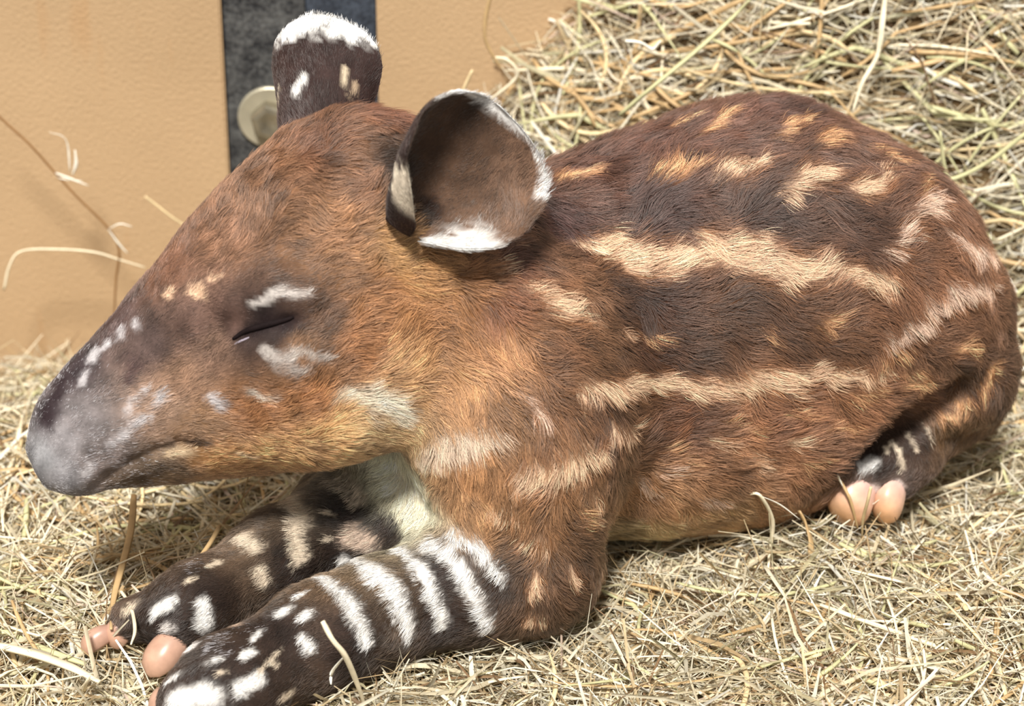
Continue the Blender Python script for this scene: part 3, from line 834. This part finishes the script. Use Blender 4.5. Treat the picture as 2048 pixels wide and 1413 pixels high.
def make_fur(NF, NP=5):
    TR = np.concatenate([AF[:, [0, 1, 2]], AF[:, [0, 2, 3]]])
    a, b, d = AV[TR[:, 0]], AV[TR[:, 1]], AV[TR[:, 2]]
    cr = np.cross(b - a, d - a); ar = np.linalg.norm(cr, axis=1) + 1e-15
    n = cr / ar[:, None]
    cen = (a + b + d) / 3
    view = cen - CP; view /= np.linalg.norm(view, axis=1)[:, None]
    face = -(n * view).sum(1)
    pt = np.concatenate([partv[AF[:, 0]]] * 2)
    wgt = ar * np.where(face > -.25, 1.0, .3) * np.where(pt > 0, 1.6, 1.0)
    hd = smooth(-.06, .02, (cen - HO) @ HF) * (pt == 0)
    wgt *= 1 + .8 * hd
    # vertex normals for smooth direction
    vn = np.zeros_like(AV)
    for k_ in range(3): np.add.at(vn, TR[:, k_], cr)
    vn /= np.linalg.norm(vn, axis=1)[:, None] + 1e-15
    ti = rng.choice(len(TR), NF, p=wgt / wgt.sum())
    r1 = np.sqrt(rng.random(NF)); r2 = rng.random(NF)
    w0, w1, w2 = 1 - r1, r1 * (1 - r2), r1 * r2
    P = a[ti] * w0[:, None] + b[ti] * w1[:, None] + d[ti] * w2[:, None]
    nn = vn[TR[ti, 0]] * w0[:, None] + vn[TR[ti, 1]] * w1[:, None] + vn[TR[ti, 2]] * w2[:, None]
    nn /= np.linalg.norm(nn, axis=1)[:, None] + 1e-12
    part = pt[ti]
    par = APAR[TR[ti, 0]] * w0[:, None] + APAR[TR[ti, 1]] * w1[:, None] + APAR[TR[ti, 2]] * w2[:, None]
    C, Ln = coat(P, part, par)
    Ln = np.where((Ln < .0035) & (part == 0) & (Ln > .001), Ln * 1.5, Ln)
    snout = smooth(.095, .135, (P - HO) @ HF) * (part == 0) * (P[:, 2] > .046)
    frost = (rng.random(NF) < .34 * snout * (1 + .7 * nz2(P)))
    C[frost] = C[frost] * .45 + np.array(lin(225, 222, 226)) * .55
    gold = (rng.random(NF) < .20) & (part == 0) & (C.mean(1) > .035) & (C.mean(1) < .5)
    C[gold] = np.clip(C[gold] * 1.7 + .012, 0, .95)
    keep = Ln > .0009
    # roots inside the body (ear bases) carry no hair
    ins = sdf_at(P) < -.004
    keep &= ~(ins & (part > 0))
    P, nn, part, C, Ln = P[keep], nn[keep], part[keep], C[keep], Ln[keep]
    NF = len(P)
    D = flow(P, part)
    D = D - nn * (D * nn).sum(1)[:, None]
    D /= np.linalg.norm(D, axis=1)[:, None] + 1e-9
    side = np.cross(nn, D)
    ang = (.38 * nzx(P) + .30 * nzy(P)) * np.clip(Ln / .009, .25, 1) + rng.normal(0, .16, NF)
    D = D * np.cos(ang)[:, None] + side * np.sin(ang)[:, None]
    side = np.cross(nn, D)
    Ln = Ln * rng.uniform(.65, 1.25, NF)
    lift0 = np.clip(.58 + .14 * nzw(P) + rng.normal(0, .13, NF), .2, 1.2)
    t = np.linspace(0, 1, NP)
    pts = np.zeros((NF, NP, 3)); pts[:, 0] = P - nn * .0006
    wav = rng.normal(0, .25, NF)
    for i in range(1, NP):
        l = lift0 * (1 - .85 * t[i])
        dirv = D * np.cos(l)[:, None] + nn * np.sin(l)[:, None] + side * (wav * math.sin(3.0 * t[i]))[:, None]
        dirv /= np.linalg.norm(dirv, axis=1)[:, None]
        pts[:, i] = pts[:, i-1] + dirv * (Ln / (NP - 1))[:, None]
    # clumping
    nc = int(NF * .035)
    ci = rng.choice(NF, nc, replace=False)
    kd = KDTree(nc)
    for k_, i in enumerate(ci): kd.insert(P[i], k_)
    kd.balance()
    near = np.array([kd.find(p)[1] for p in P.tolist()])
    cc = ci[near]
    ok = (part == part[cc])
    amt = np.where(ok, rng.uniform(.15, .7, NF), 0) * np.clip(Ln / .008, .15, 1)
    off = pts[cc] - pts
    pts += off * (amt[:, None] * t[None] ** 1.4)[..., None]
    tint = C * rng.uniform(.66, 1.34, NF)[:, None] * (1 + .10 * rng.normal(size=nc))[near][:, None]
    tint = np.clip(tint, .004, .95)
    hc = bpy.data.hair_curves.new('fur')
    hc.add_curves([NP] * NF)
    hc.attributes['position'].data.foreach_set('vector', (pts - BASE).astype(np.float32).ravel())
    rad = np.tile(np.array([1, .95, .8, .55, .15])[:NP], (NF, 1)) * (rng.uniform(.00005, .00010, NF) * np.clip(.65 + Ln / .02, .7, 1.15))[:, None]
    at = hc.attributes.get('radius') or hc.attributes.new('radius', 'FLOAT', 'POINT')
    at.data.foreach_set('value', rad.astype(np.float32).ravel())
    at = hc.attributes.new('tint', 'FLOAT_COLOR', 'CURVE')
    buf = np.ones((NF, 4), np.float32); buf[:, :3] = tint
    at.data.foreach_set('color', buf.ravel())
    at = hc.attributes.new('skin_normal', 'FLOAT_VECTOR', 'CURVE')
    at.data.foreach_set('vector', nn.astype(np.float32).ravel())
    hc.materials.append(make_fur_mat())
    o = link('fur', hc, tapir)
    o['kind'] = 'stuff'
    print('fur', NF, time.time() - T_START)
    return o
if FUR:
    make_fur(460000)


# ------------------------------------------------------------------ hooves and eye
def blob(name, mt, root, tip, width, height, up=(0, 0, 1), parent=None, flat=.45, power=2.4):
    """rounded hoof: blunt at the tip, flattened sole"""
    root = np.asarray(root, float); tip = np.asarray(tip, float)
    f = tip - root; ln = np.linalg.norm(f); f = f / ln
    s_ = np.cross(f, up); s_ = unit(s_); u = np.cross(s_, f)
    V = []; F = []; nu, nv = 18, 14
    for i in range(nv + 1):
        x = -1 + 2 * i / nv
        r = max(0.02, (1 - abs(x) ** power)) ** (1 / power)
        wx = .85 + .15 * x
        for k_ in range(nu):
            a_ = 2 * math.pi * k_ / nu
            cy, cz = math.cos(a_) * r * wx, math.sin(a_) * r
            if cz < 0: cz *= flat
            V.append((root + tip) / 2 + f * x * ln / 2 + s_ * cy * width / 2 + u * cz * height / 2 - u * .12 * height * max(0, x) ** 2)
    for i in range(nv):
        for k_ in range(nu):
            F.append((i * nu + k_, i * nu + (k_ + 1) % nu, (i + 1) * nu + (k_ + 1) % nu, (i + 1) * nu + k_))
    F.append(tuple(range(nu))[::-1]); F.append(tuple(range(nv * nu, (nv + 1) * nu)))
    me = bpy.data.meshes.new(name)
    me.from_pydata([tuple(v - BASE) for v in V], [], F)
    me.polygons.foreach_set('use_smooth', [True] * len(me.polygons))
    g = np.repeat(np.linspace(0, 1, nv + 1), nu)[:, None]
    set_point_color(me, 'tint', mt[0] * (1 - g) + mt[1] * g)
    me.materials.append(M_HOOF)
    return link(name, me, parent)

M_HOOF = make_attr_mat('hoof_horn', 'tint', rough=.34, spec=.4, noise=140)
M_HOOF_TAN = (np.array(lin(158, 124, 110)), np.array(lin(196, 156, 132)))
M_HOOF_PINK = (np.array(lin(224, 190, 184)), np.array(lin(206, 158, 112)))
for rt, tp_, w, h, z0, z1, mt in [
        ((398, 1244), (292, 1346), .0220, .020, .021, .008, M_HOOF_TAN), ((272, 1236), (218, 1290), .0165, .018, .016, .007, M_HOOF_TAN), ((232, 1262), (162, 1300), .0135, .014, .012, .005, M_HOOF_TAN),
        ((372, 1402), (302, 1420), .020, .020, .016, .008, M_HOOF_TAN), ((420, 1415), (372, 1470), .022, .022, .016, .008, M_HOOF_TAN), ((480, 1410), (455, 1470), .018, .018, .014, .007, M_HOOF_TAN),
        ((1730, 950), (1684, 1044), .0280, .032, .036, .017, M_HOOF_PINK), ((1796, 955), (1764, 1042), .0190, .026, .032, .016, M_HOOF_PINK)]:
    blob('hoof', mt, atZ(*rt, z0), atZ(*tp_, z1), w, h, parent=tapir)

def tube(name, pts, radii, mt, parent=None, base=None, seg=6, label=None, closed_ends=True, flat=1.0):
    pts = np.asarray(pts, float); n = len(pts)
    tan = np.gradient(pts, axis=0); tan /= np.linalg.norm(tan, axis=1)[:, None] + 1e-12
    ref = np.array([.13, .31, .94]); V = []
    for i in range(n):
        s_ = np.cross(tan[i], ref); s_ = unit(s_); u = np.cross(s_, tan[i])
        for k_ in range(seg):
            a_ = 2 * math.pi * k_ / seg
            V.append(pts[i] + radii[i] * (math.cos(a_) * s_ + math.sin(a_) * u * flat))
    F = [(i * seg + k_, i * seg + (k_ + 1) % seg, (i + 1) * seg + (k_ + 1) % seg, (i + 1) * seg + k_) for i in range(n - 1) for k_ in range(seg)]
    F += [tuple(range(seg))[::-1], tuple(range((n - 1) * seg, n * seg))]
    b0 = np.zeros(3) if base is None else base
    me = bpy.data.meshes.new(name)
    me.from_pydata([tuple(v - b0) for v in V], [], F)
    me.polygons.foreach_set('use_smooth', [True] * len(me.polygons))
    me.materials.append(mt)
    return link(name, me, parent)

M_LID = make_plain('eyelid_skin', lin(26, 18, 18), .8, spec=.1, noise=300, amp=.25, bump=.2)
M_WET = make_plain('wet_tear', lin(150, 140, 150), .08, noise=50, amp=.1)
def catmull(P, m=8):
    P = np.asarray(P, float); Q = np.vstack([2 * P[0] - P[1], P, 2 * P[-1] - P[-2]]); out = []
    for i in range(1, len(Q) - 2):
        for t in np.linspace(0, 1, m, endpoint=False):
            p0, p1, p2, p3 = Q[i-1:i+3]
            out.append(.5 * (2*p1 + (p2-p0)*t + (2*p0-5*p1+4*p2-p3)*t*t + (3*p1-p0-3*p2+p3)*t**3))
    out.append(P[-1]); return np.array(out)
ep = catmull([surf(x, y) for x, y in EYE], 5)
en = hit(535, 652)[1]
env = np.sin(np.linspace(.15, math.pi - .15, len(ep)))
o = tube('eyelid', ep - en * .0006 + HU * .0016, .0005 + .0011 * env, M_LID, tapir, BASE, 8)
o['label'] = 'dark closed upper eyelid'
o = tube('eyelid', ep - en * .0008 - HU * .0014, .0004 + .0009 * env, M_LID, tapir, BASE, 8)
o['label'] = 'dark lower eyelid'
tr = catmull([surf(x, y) for x, y in [(466, 687), (480, 680), (495, 674), (508, 668)]], 4)
o = tube('tear', tr + en * .0003 - HU * .0010, .0003 + .0006 * np.sin(np.linspace(.2, math.pi - .1, len(tr))), M_WET, tapir, BASE, 8)
o['label'] = 'wet shine at the corner of the closed eye'

# ------------------------------------------------------------------ hay
hz1, hz2 = SineNoise(21, .16), SineNoise(22, .05)
ZW_X = [-.60, -.24, -.17, -.10, -.04, 0.0, .04, .10, .20, .60]
ZW_Z = [-.055, -.055, -.045, .05, .120, .150, .192, .250, .30, .34]
def hay_h(X, Y):
    """height of the hay surface"""
    P = np.stack([X, Y, np.zeros_like(X)], -1).reshape(-1, 3)
    n = (hz1(P) * .0035 + hz2(P) * .0022).reshape(X.shape)
    zw = np.interp(X, ZW_X, ZW_Z)
    t = smooth(.15, .36, Y) ** 1.1
    near = -.012 * smooth(-.02, -.14, X) * smooth(.16, -.02, Y) * 0
    return n + near + t * zw * 1.05

HAYC = np.array([lin(*q) for q in [(234,225,200),(226,212,180),(212,190,150),(186,160,120),(178,168,134),(132,104,74),(244,240,226),(224,200,180),(198,190,154)]])
HAYW = np.array([.30,.24,.12,.09,.09,.05,.06,.03,.02]); HAYW /= HAYW.sum()

def blades(C0, DIR, UP, LEN, WID, BS, BU, TW, S=6, tube=False):
    """ribbons folded along the middle: returns V (n,S,3or4,3)"""
    n = len(C0)
    SD = np.cross(DIR, UP); SD /= np.linalg.norm(SD, axis=1)[:, None] + 1e-9
    UP = np.cross(SD, DIR)
    t = np.linspace(-.5, .5, S)
    path = C0[:, None] + DIR[:, None] * (LEN[:, None] * t)[..., None] + SD[:, None] * ((BS * LEN)[:, None] * (t**2 * 4 - .33))[..., None] + UP[:, None] * ((BU * LEN)[:, None] * (t**2 * 4 - .33))[..., None]
    tan = np.gradient(path, axis=1); tan /= np.linalg.norm(tan, axis=2)[..., None] + 1e-12
    ang = TW[:, None] * (t + .5)[None] * 2.0
    s0 = SD[:, None] - tan * (SD[:, None] * tan).sum(2)[..., None]; s0 /= np.linalg.norm(s0, axis=2)[..., None] + 1e-12
    u0 = np.cross(s0, tan)
    s1 = s0 * np.cos(ang)[..., None] + u0 * np.sin(ang)[..., None]
    u1 = np.cross(s1, tan)
    tap = np.interp(t, [-.5, -.35, .2, .5], [.75, 1, 1, .35])
    hw = (WID * .5)[:, None] * tap[None]
    if tube:
        pts = [path + s1 * hw[..., None], path + u1 * hw[..., None], path - s1 * hw[..., None], path - u1 * hw[..., None]]
    else:
        pts = [path + s1 * hw[..., None], path + u1 * (hw * .45)[..., None], path - s1 * hw[..., None]]
    return np.stack(pts, 2), path

def blade_faces(n, S, K, closed):
    base = (np.arange(n) * S * K)[:, None, None]
    r = (np.arange(S - 1) * K)[None, :, None]
    k_ = np.arange(K if closed else K - 1)[None, None, :]
    k2 = (k_ + 1) % K
    q = np.stack([base + r + k_, base + r + k2, base + r + K + k2, base + r + K + k_], -1)
    return q.reshape(-1, 4)

def hay_field(n, xr, yr, seed, zlo, zhi, lr=(.02, .12), wr=(.0007, .0026), tilt=.17, bend=.18, sdf_min=-.0015, mask=None):
    r = np.random.default_rng(seed)
    X = r.uniform(*xr, n); Y = r.uniform(*yr, n)
    if mask is not None:
        k_ = mask(X, Y); X, Y = X[k_], Y[k_]; n = len(X)
    e = .004
    Z = hay_h(X, Y)
    nx = -(hay_h(X + e, Y) - hay_h(X - e, Y)) / (2 * e); ny = -(hay_h(X, Y + e) - hay_h(X, Y - e)) / (2 * e)
    nrm = np.stack([nx, ny, np.ones(n)], 1); nrm /= np.linalg.norm(nrm, axis=1)[:, None]
    P = np.stack([X, Y, Z], 1) + nrm * r.uniform(zlo, zhi, n)[:, None]
    az = hz1(P * 1.3 + 3) * .9 + r.normal(0, 1.0, n)
    d = np.stack([np.cos(az), np.sin(az), np.zeros(n)], 1)
    d -= nrm * (d * nrm).sum(1)[:, None]; d /= np.linalg.norm(d, axis=1)[:, None]
    tl = r.normal(0, tilt, n) + (r.random(n) < .04) * r.normal(0, .35, n)
    DIR = d * np.cos(tl)[:, None] + nrm * np.sin(tl)[:, None]
    LEN = lr[0] + (lr[1] - lr[0]) * r.random(n) ** 1.6
    WID = wr[0] + (wr[1] - wr[0]) * r.random(n) ** 2.2
    UPr = nrm + r.normal(0, .45, (n, 3))
    BS = r.normal(0, bend, n); BU = r.normal(0, bend * .5, n); TW = r.normal(0, .5, n)
    V, path = blades(P, DIR, UPr, LEN, WID, BS, BU, TW)
    S, K = V.shape[1:3]
    sd = sdf_at(path.reshape(-1, 3)).reshape(n, S)
    ins = ((path > GMIN) & (path < GMAX)).all(2)
    bad = ((sd < sdf_min) & ins).any(1) | (path[:, :, 1] > WALL_Y - .001).any(1) | (path[:, :, 2] < FLOOR_Z + .001).any(1)
    V = V[~bad]; n = len(V)
    F = blade_faces(n, S, K, False)
    ci = r.choice(len(HAYC), n, p=HAYW)
    C = HAYC[ci] * r.uniform(.62, 1.08, n)[:, None]
    return V.reshape(-1, 3), F, np.repeat(C, S * K, 0)

def join(parts):
    V, F, C = [], [], []; o = 0
    for v, f, cc in parts:
        V.append(v); F.append(f + o); C.append(cc); o += len(v)
    return np.concatenate(V), np.concatenate(F), np.concatenate(C)

def underlay(xr, yr, step, drop):
    xs = np.arange(xr[0], xr[1] + step / 2, step); ys = np.arange(yr[0], yr[1] + step / 2, step)
    X, Y = np.meshgrid(xs, ys, indexing='ij')
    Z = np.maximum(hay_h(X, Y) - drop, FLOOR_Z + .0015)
    V = np.stack([X, Y, Z], -1).reshape(-1, 3)
    i, j = np.meshgrid(np.arange(len(xs) - 1), np.arange(len(ys) - 1), indexing='ij')
    a = i * len(ys) + j
    F = np.stack([a, a + len(ys), a + len(ys) + 1, a + 1], -1).reshape(-1, 4)
    C = np.tile(np.array(lin(92, 74, 50)), (len(V), 1))  # sheet darker than the blades, putting shade into the gaps between them
    return V, F, C

def on_mound(X, Y):
    return hay_h(X, Y) > .030
if HAY:
    parts = []
    uv = underlay((-.42, .44), (-.24, WALL_Y - .002), .006, .013)
    def hay_object(name, label, seed, n, msk, under):
        pr = [hay_field(n, (-.42, .44), (-.24, WALL_Y), seed, -.014, .002, mask=msk),
              hay_field(int(n * .55), (-.42, .44), (-.24, WALL_Y), seed + 1, -.006, .006, lr=(.01, .07), wr=(.0004, .0014), tilt=.22, mask=msk)]
        v, f, cc = join(pr)
        nb_ = len(f)
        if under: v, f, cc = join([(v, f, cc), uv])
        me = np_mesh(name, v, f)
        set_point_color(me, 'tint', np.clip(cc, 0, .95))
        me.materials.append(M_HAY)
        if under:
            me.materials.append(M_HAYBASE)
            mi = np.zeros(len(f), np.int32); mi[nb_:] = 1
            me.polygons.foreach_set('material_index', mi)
        o = link(name, me)
        tag(o, label, 'hay', kind='stuff')
        return o
    hay_object('hay_bedding', 'loose dry hay strewn under the tapir and heaped against the tan wall', 31, 44000, None, True)
    print('hay', time.time() - T_START)


# ------------------------------------------------------------------ single hay stalks
def tint_mat(name, c):
    return make_plain(name, lin(*c), .5, noise=120, amp=.16, spec=.35)
M_ST = [tint_mat('stalk_cream', (234, 222, 192)), tint_mat('stalk_gold', (218, 196, 152)), tint_mat('stalk_tan', (186, 156, 112)), tint_mat('stalk_green', (190, 186, 142)), tint_mat('stalk_brown', (140, 104, 66)), tint_mat('husk_white', (244, 236, 220))]

def stalk(pts, r, mt, label, where='Z', group=None, leaves=(), flat=.75, name='hay_stalk'):
    """pts: (px, py, height z or depth Y); leaves: lists of the same points plus half width"""
    f = atZ if where == 'Z' else atY
    P = catmull([f(x, y, q) for x, y, q in pts], 6)
    base = P[np.argmin(P[:, 2])]
    rr = r * np.interp(np.linspace(0, 1, len(P)), [0, .1, .7, 1], [.8, 1, .95, .45])
    if leaves:
        root = link(name, None, loc=base)
        tube('stem', P, rr, mt, root, base, 6, flat=flat)
    else:
        root = tube(name, P, rr, mt, None, base, 6, flat=flat); root.location = base
    for lp, hw in leaves:
        Q = catmull([f(x, y, q) for x, y, q in lp], 5)
        env = .25 + .75 * np.sin(np.linspace(.25, math.pi - .1, len(Q)))
        tube('husk', Q, hw * env, M_ST[5], root, base, 6, flat=.35)
    tag(root, label, 'hay stalk', group)
    return root

YW = .285
stalk([(-20,215,YW),(0,235,YW),(60,290,YW),(105,340,YW),(150,390,YW),(215,455,YW),(238,500,YW),(232,560,YW),(228,640,YW)], .0011, M_ST[4], 'thin brown hay stem with pale husks leaning on the tan wall', 'Y',
      leaves=[([(108,345,YW),(135,355,YW),(178,372,YW)], .0020), ([(112,352,YW),(125,358,YW),(165,362,YW)], .0013), ([(145,350,YW),(152,330,YW),(150,300,YW)], .0012), ([(140,345,YW),(132,280,YW),(98,264,YW)], .0007), ([(214,455,YW),(235,485,YW),(256,508,YW)], .0020), ([(215,460,YW),(240,448,YW),(265,454,YW)], .0012)])
stalk([(8,580,YW),(20,530,YW),(45,502,YW),(120,499,YW),(190,505,YW),(240,520,YW),(290,535,YW)], .0009, M_ST[0], 'pale hay stem arching sideways across the lower tan wall', 'Y')
stalk([(290,393,.29),(315,412,.29),(352,440,.29),(420,480,.29)], .0010, M_ST[1], 'short hay tip showing above the bridge of the nose', 'Y')
stalk([(985,-20,.28),(972,30,.28),(970,75,.28),(985,110,.28),(1005,140,.28)], .0013, M_ST[2], 'curled tan hay stem hanging before the wall beside the heap', 'Y')
stalk([(985,115,.285),(1015,120,.28),(1035,150,.28),(1000,185,.28),(960,210,.28)], .0014, M_ST[0], 'bent cream hay stem at the edge of the heap', 'Y')
stalk([(945,140,.27),(925,185,.27),(915,230,.27)], .0012, M_ST[1], 'short upright hay stem showing between the tapir ears', 'Y')
stalk([(440,1052,.045),(418,1090,.04),(380,1145,.036),(362,1185,.034)], .0014, M_ST[2], 'tan hay stem lying across the far foreleg')
stalk([(268,990,.03),(262,1060,.028),(245,1130,.025),(228,1195,.02),(222,1260,.018)], .0019, M_ST[2], 'broad tan hay blade standing beside the far forefoot', flat=.3)
stalk([(240,1180,.02),(262,1215,.025),(270,1260,.03),(262,1290,.03)], .0010, M_ST[0], 'fine hay strand hooked over the hooves of the far forefoot')
stalk([(645,1243,.068),(665,1280,.06),(690,1312,.05),(712,1362,.03),(730,1413,.01)], .0018, M_ST[0], 'cream forked hay stem poking up against the striped foreleg',
      leaves=[([(690,1312,.05),(664,1345,.035),(662,1370,.03)], .0010)])
stalk([(815,1262,.02),(845,1258,.02),(870,1270,.016),(900,1262,.014)], .0020, M_ST[3], 'short greenish hay scrap under the striped foreleg', flat=.4)
stalk([(1500,988,.05),(1520,992,.05),(1545,1040,.03),(1540,1100,.01),(1535,1150,.002)], .0012, M_ST[0], 'kinked pale hay stem standing against the tapir belly',
      leaves=[([(1520,992,.05),(1560,1010,.04),(1600,1040,.03)], .0011)])
stalk([(1666,930,.055),(1680,960,.045),(1700,1000,.035),(1716,1060,.015)], .0012, M_ST[2], 'thin tan hay stem bent across the hind hooves',
      leaves=[([(1664,928,.056),(1672,945,.052),(1686,975,.043)], .0016)])
stalk([(1742,974,.05),(1735,1005,.04),(1726,1040,.025),(1724,1075,.01)], .0009, M_ST[1], 'short curved hay strand between the two hind hooves')
stalk([(1598,1022,.03),(1612,1050,.022),(1622,1085,.014),(1620,1120,.006)], .0024, M_ST[2], 'broad tan hay blade standing beside the hind hoof', flat=.3)
stalk([(1742,348,.115),(1790,362,.11),(1845,388,.105)], .0010, M_ST[0], 'single hay strand lying on the tapir rump', 'Y')
stalk([(2075,255,.20),(2045,272,.20),(1975,325,.20),(1905,358,.20),(1890,340,.20),(1880,262,.20)], .0020, M_ST[3], 'long greenish hay stem sharply bent behind the tapir rump', 'Y')
stalk([(1772,-20,.25),(1765,40,.245),(1755,110,.24),(1725,165,.235),(1705,225,.23)], .0021, M_ST[0], 'long pale hay stem running down the heap above the rump', 'Y')
stalk([(1250,82,.25),(1280,85,.25),(1305,98,.25),(1322,82,.25)], .0030, M_ST[5], 'white folded husk lying on the hay heap', 'Y', flat=.35, name='hay_husk')
stalk([(1985,815,.04),(1940,850,.034),(1905,885,.022),(1870,940,.004)], .0017, M_ST[0], 'pale hay stem leaning beside the folded hind leg')
stalk([(1240,230,.23),(1310,170,.23),(1400,95,.24),(1470,30,.25),(1500,0,.25)], .0026, M_ST[3], 'long broad green-grey hay stem slanting up the heap', 'Y', flat=.5)
stalk([(380,1200,.03),(430,1185,.03),(470,1150,.035),(520,1120,.04)], .0012, M_ST[2], 'thin hay stem lying along the inner side of the far foreleg')
stalk([(-10,1290,.016),(70,1310,.018),(140,1335,.018),(200,1365,.016)], .0036, M_ST[0], 'thick blurred pale hay stem on the bedding before the forefeet', flat=.5)

# further large loose stalks, each its own object, copies of a few shapes
shapes = []
sr = np.random.default_rng(77)
for k_ in range(24):
    ln = sr.uniform(.05, .11); nS = 9
    t = np.linspace(-.5, .5, nS)
    b1, b2 = sr.normal(0, .14), sr.normal(0, .05)
    P = np.stack([t * ln, b1 * ln * (t**2 * 4 - .33) + (k_ % 3 == 0) * np.maximum(0, t - .15) * ln * sr.normal(0, .9), b2 * ln * (t**2 * 4 - .33)], 1)
    w = sr.uniform(.0008, .0017)
    rr = w * np.interp(t, [-.5, -.4, .2, .5], [.7, 1, .95, .35])
    tmp = tube('hay_stalk', P, rr, M_ST[k_ % 4], None, None, 6, flat=sr.choice([.3, .45, .8]))
    shapes.append((tmp.data, ln, ('long' if ln > .09 else 'short' if ln < .07 else 'middling') + (' bent ' if k_ % 3 == 0 else ' curved ' if abs(b1) > .12 else ' straight ') + ['cream', 'golden', 'tan', 'greenish'][k_ % 4])); bpy.data.objects.remove(tmp)
ZONES = [
 ('heap', lambda X, Y, px, py: hay_h(X, Y) > .045, 'hay stalk on the heap that rises against the wall', 'on the hay heap', 95),
 ('nose', lambda X, Y, px, py: (hay_h(X, Y) < .02) & (px < 760) & (py < 1010), 'hay stalk on the bedding between the tapir nose and the wall', 'by the nose', 45),
 ('fore', lambda X, Y, px, py: (px < 620) & (py > 1010), 'hay stalk on the bedding around the forefeet', 'around the forefeet', 60),
 ('belly', lambda X, Y, px, py: (px > 700) & (py > 1060) & (Y < .1), 'hay stalk on the bedding along the belly and hind hooves', 'along the belly', 75),
 ('rump', lambda X, Y, px, py: (px > 1850) & (py < 1060) & (py > 620) & (hay_h(X, Y) < .045), 'hay stalk on the bedding behind the folded hind leg', 'behind the hind leg', 20)]
def project(P):
    v = P - CP
    dp = v @ CD
    return IW / 2 + FPX * (v @ CR) / dp, IH / 2 - FPX * (v @ CU) / dp
LOB = np.zeros((1, 3)) + 9; HIB = np.zeros((1, 3)) + 9
for zn, test, label, group, want in ZONES:
    got = 0; tries = 0
    while got < want and tries < 6000:
        tries += 1
        X, Y = sr.uniform(-.29, .34), sr.uniform(-.13, .315)
        ax_, ay_ = np.array([X]), np.array([Y])
        Z = float(hay_h(ax_, ay_)[0])
        px, py = project(np.array([X, Y, Z]))
        if not (0 < px < IW and 0 < py < IH): continue
        if not bool(test(ax_, ay_, px, py)[0] if not isinstance(test(ax_, ay_, px, py), (bool, np.bool_)) else test(ax_, ay_, px, py)): continue
        data, ln, look = shapes[sr.integers(len(shapes))]
        e = .004
        nx = -float(hay_h(ax_ + e, ay_)[0] - hay_h(ax_ - e, ay_)[0]) / (2 * e); ny = -float(hay_h(ax_, ay_ + e)[0] - hay_h(ax_, ay_ - e)[0]) / (2 * e)
        n = unit([nx, ny, 1]); az = sr.uniform(0, 6.283)
        d = np.array([math.cos(az), math.sin(az), 0]); d = unit(d - n * (d @ n)); tl = sr.normal(.02, .07)
        d = d * math.cos(tl) + n * math.sin(tl); s_ = unit(np.cross(n, d)); u = np.cross(d, s_)
        c0 = np.array([X, Y, Z]) + n * sr.uniform(.001, .005)
        ends = np.array([c0 + d * ln * q for q in (-.5, -.25, 0, .25, .5)])
        if (sdf_at(ends) < .020).any() and ((ends > GMIN) & (ends < GMAX)).all(1).any(): continue
        if (ends[:, 1] > WALL_Y - .006).any(): continue
        # hidden behind the tapir?
        h = bvh.ray_cast(CPV, Vector(c0 - CP).normalized())
        if h[0] is not None and h[3] < np.linalg.norm(c0 - CP): continue
        co = np.array([v.co for v in data.vertices]) @ np.stack([d, s_, u])
        lo, hi = co.min(0) + c0, co.max(0) + c0
        lo = lo - .008; hi = hi + .008
        ov = np.prod(np.clip(np.minimum(hi, HIB) - np.maximum(lo, LOB), 0, None), axis=1)
        if (ov > 6e-5).any(): continue
        LOB = np.vstack([LOB, lo]); HIB = np.vstack([HIB, hi])
        o = bpy.data.objects.new('hay_stalk', data)
        o.matrix_world = Matrix(((d[0], s_[0], u[0], c0[0]), (d[1], s_[1], u[1], c0[1]), (d[2], s_[2], u[2], c0[2]), (0, 0, 0, 1)))
        COL.objects.link(o)
        tag(o, look + ' ' + label, 'hay stalk', look + ' stalks ' + group)
        got += 1
    print(zn, got, tries)
print('done', time.time() - T_START)
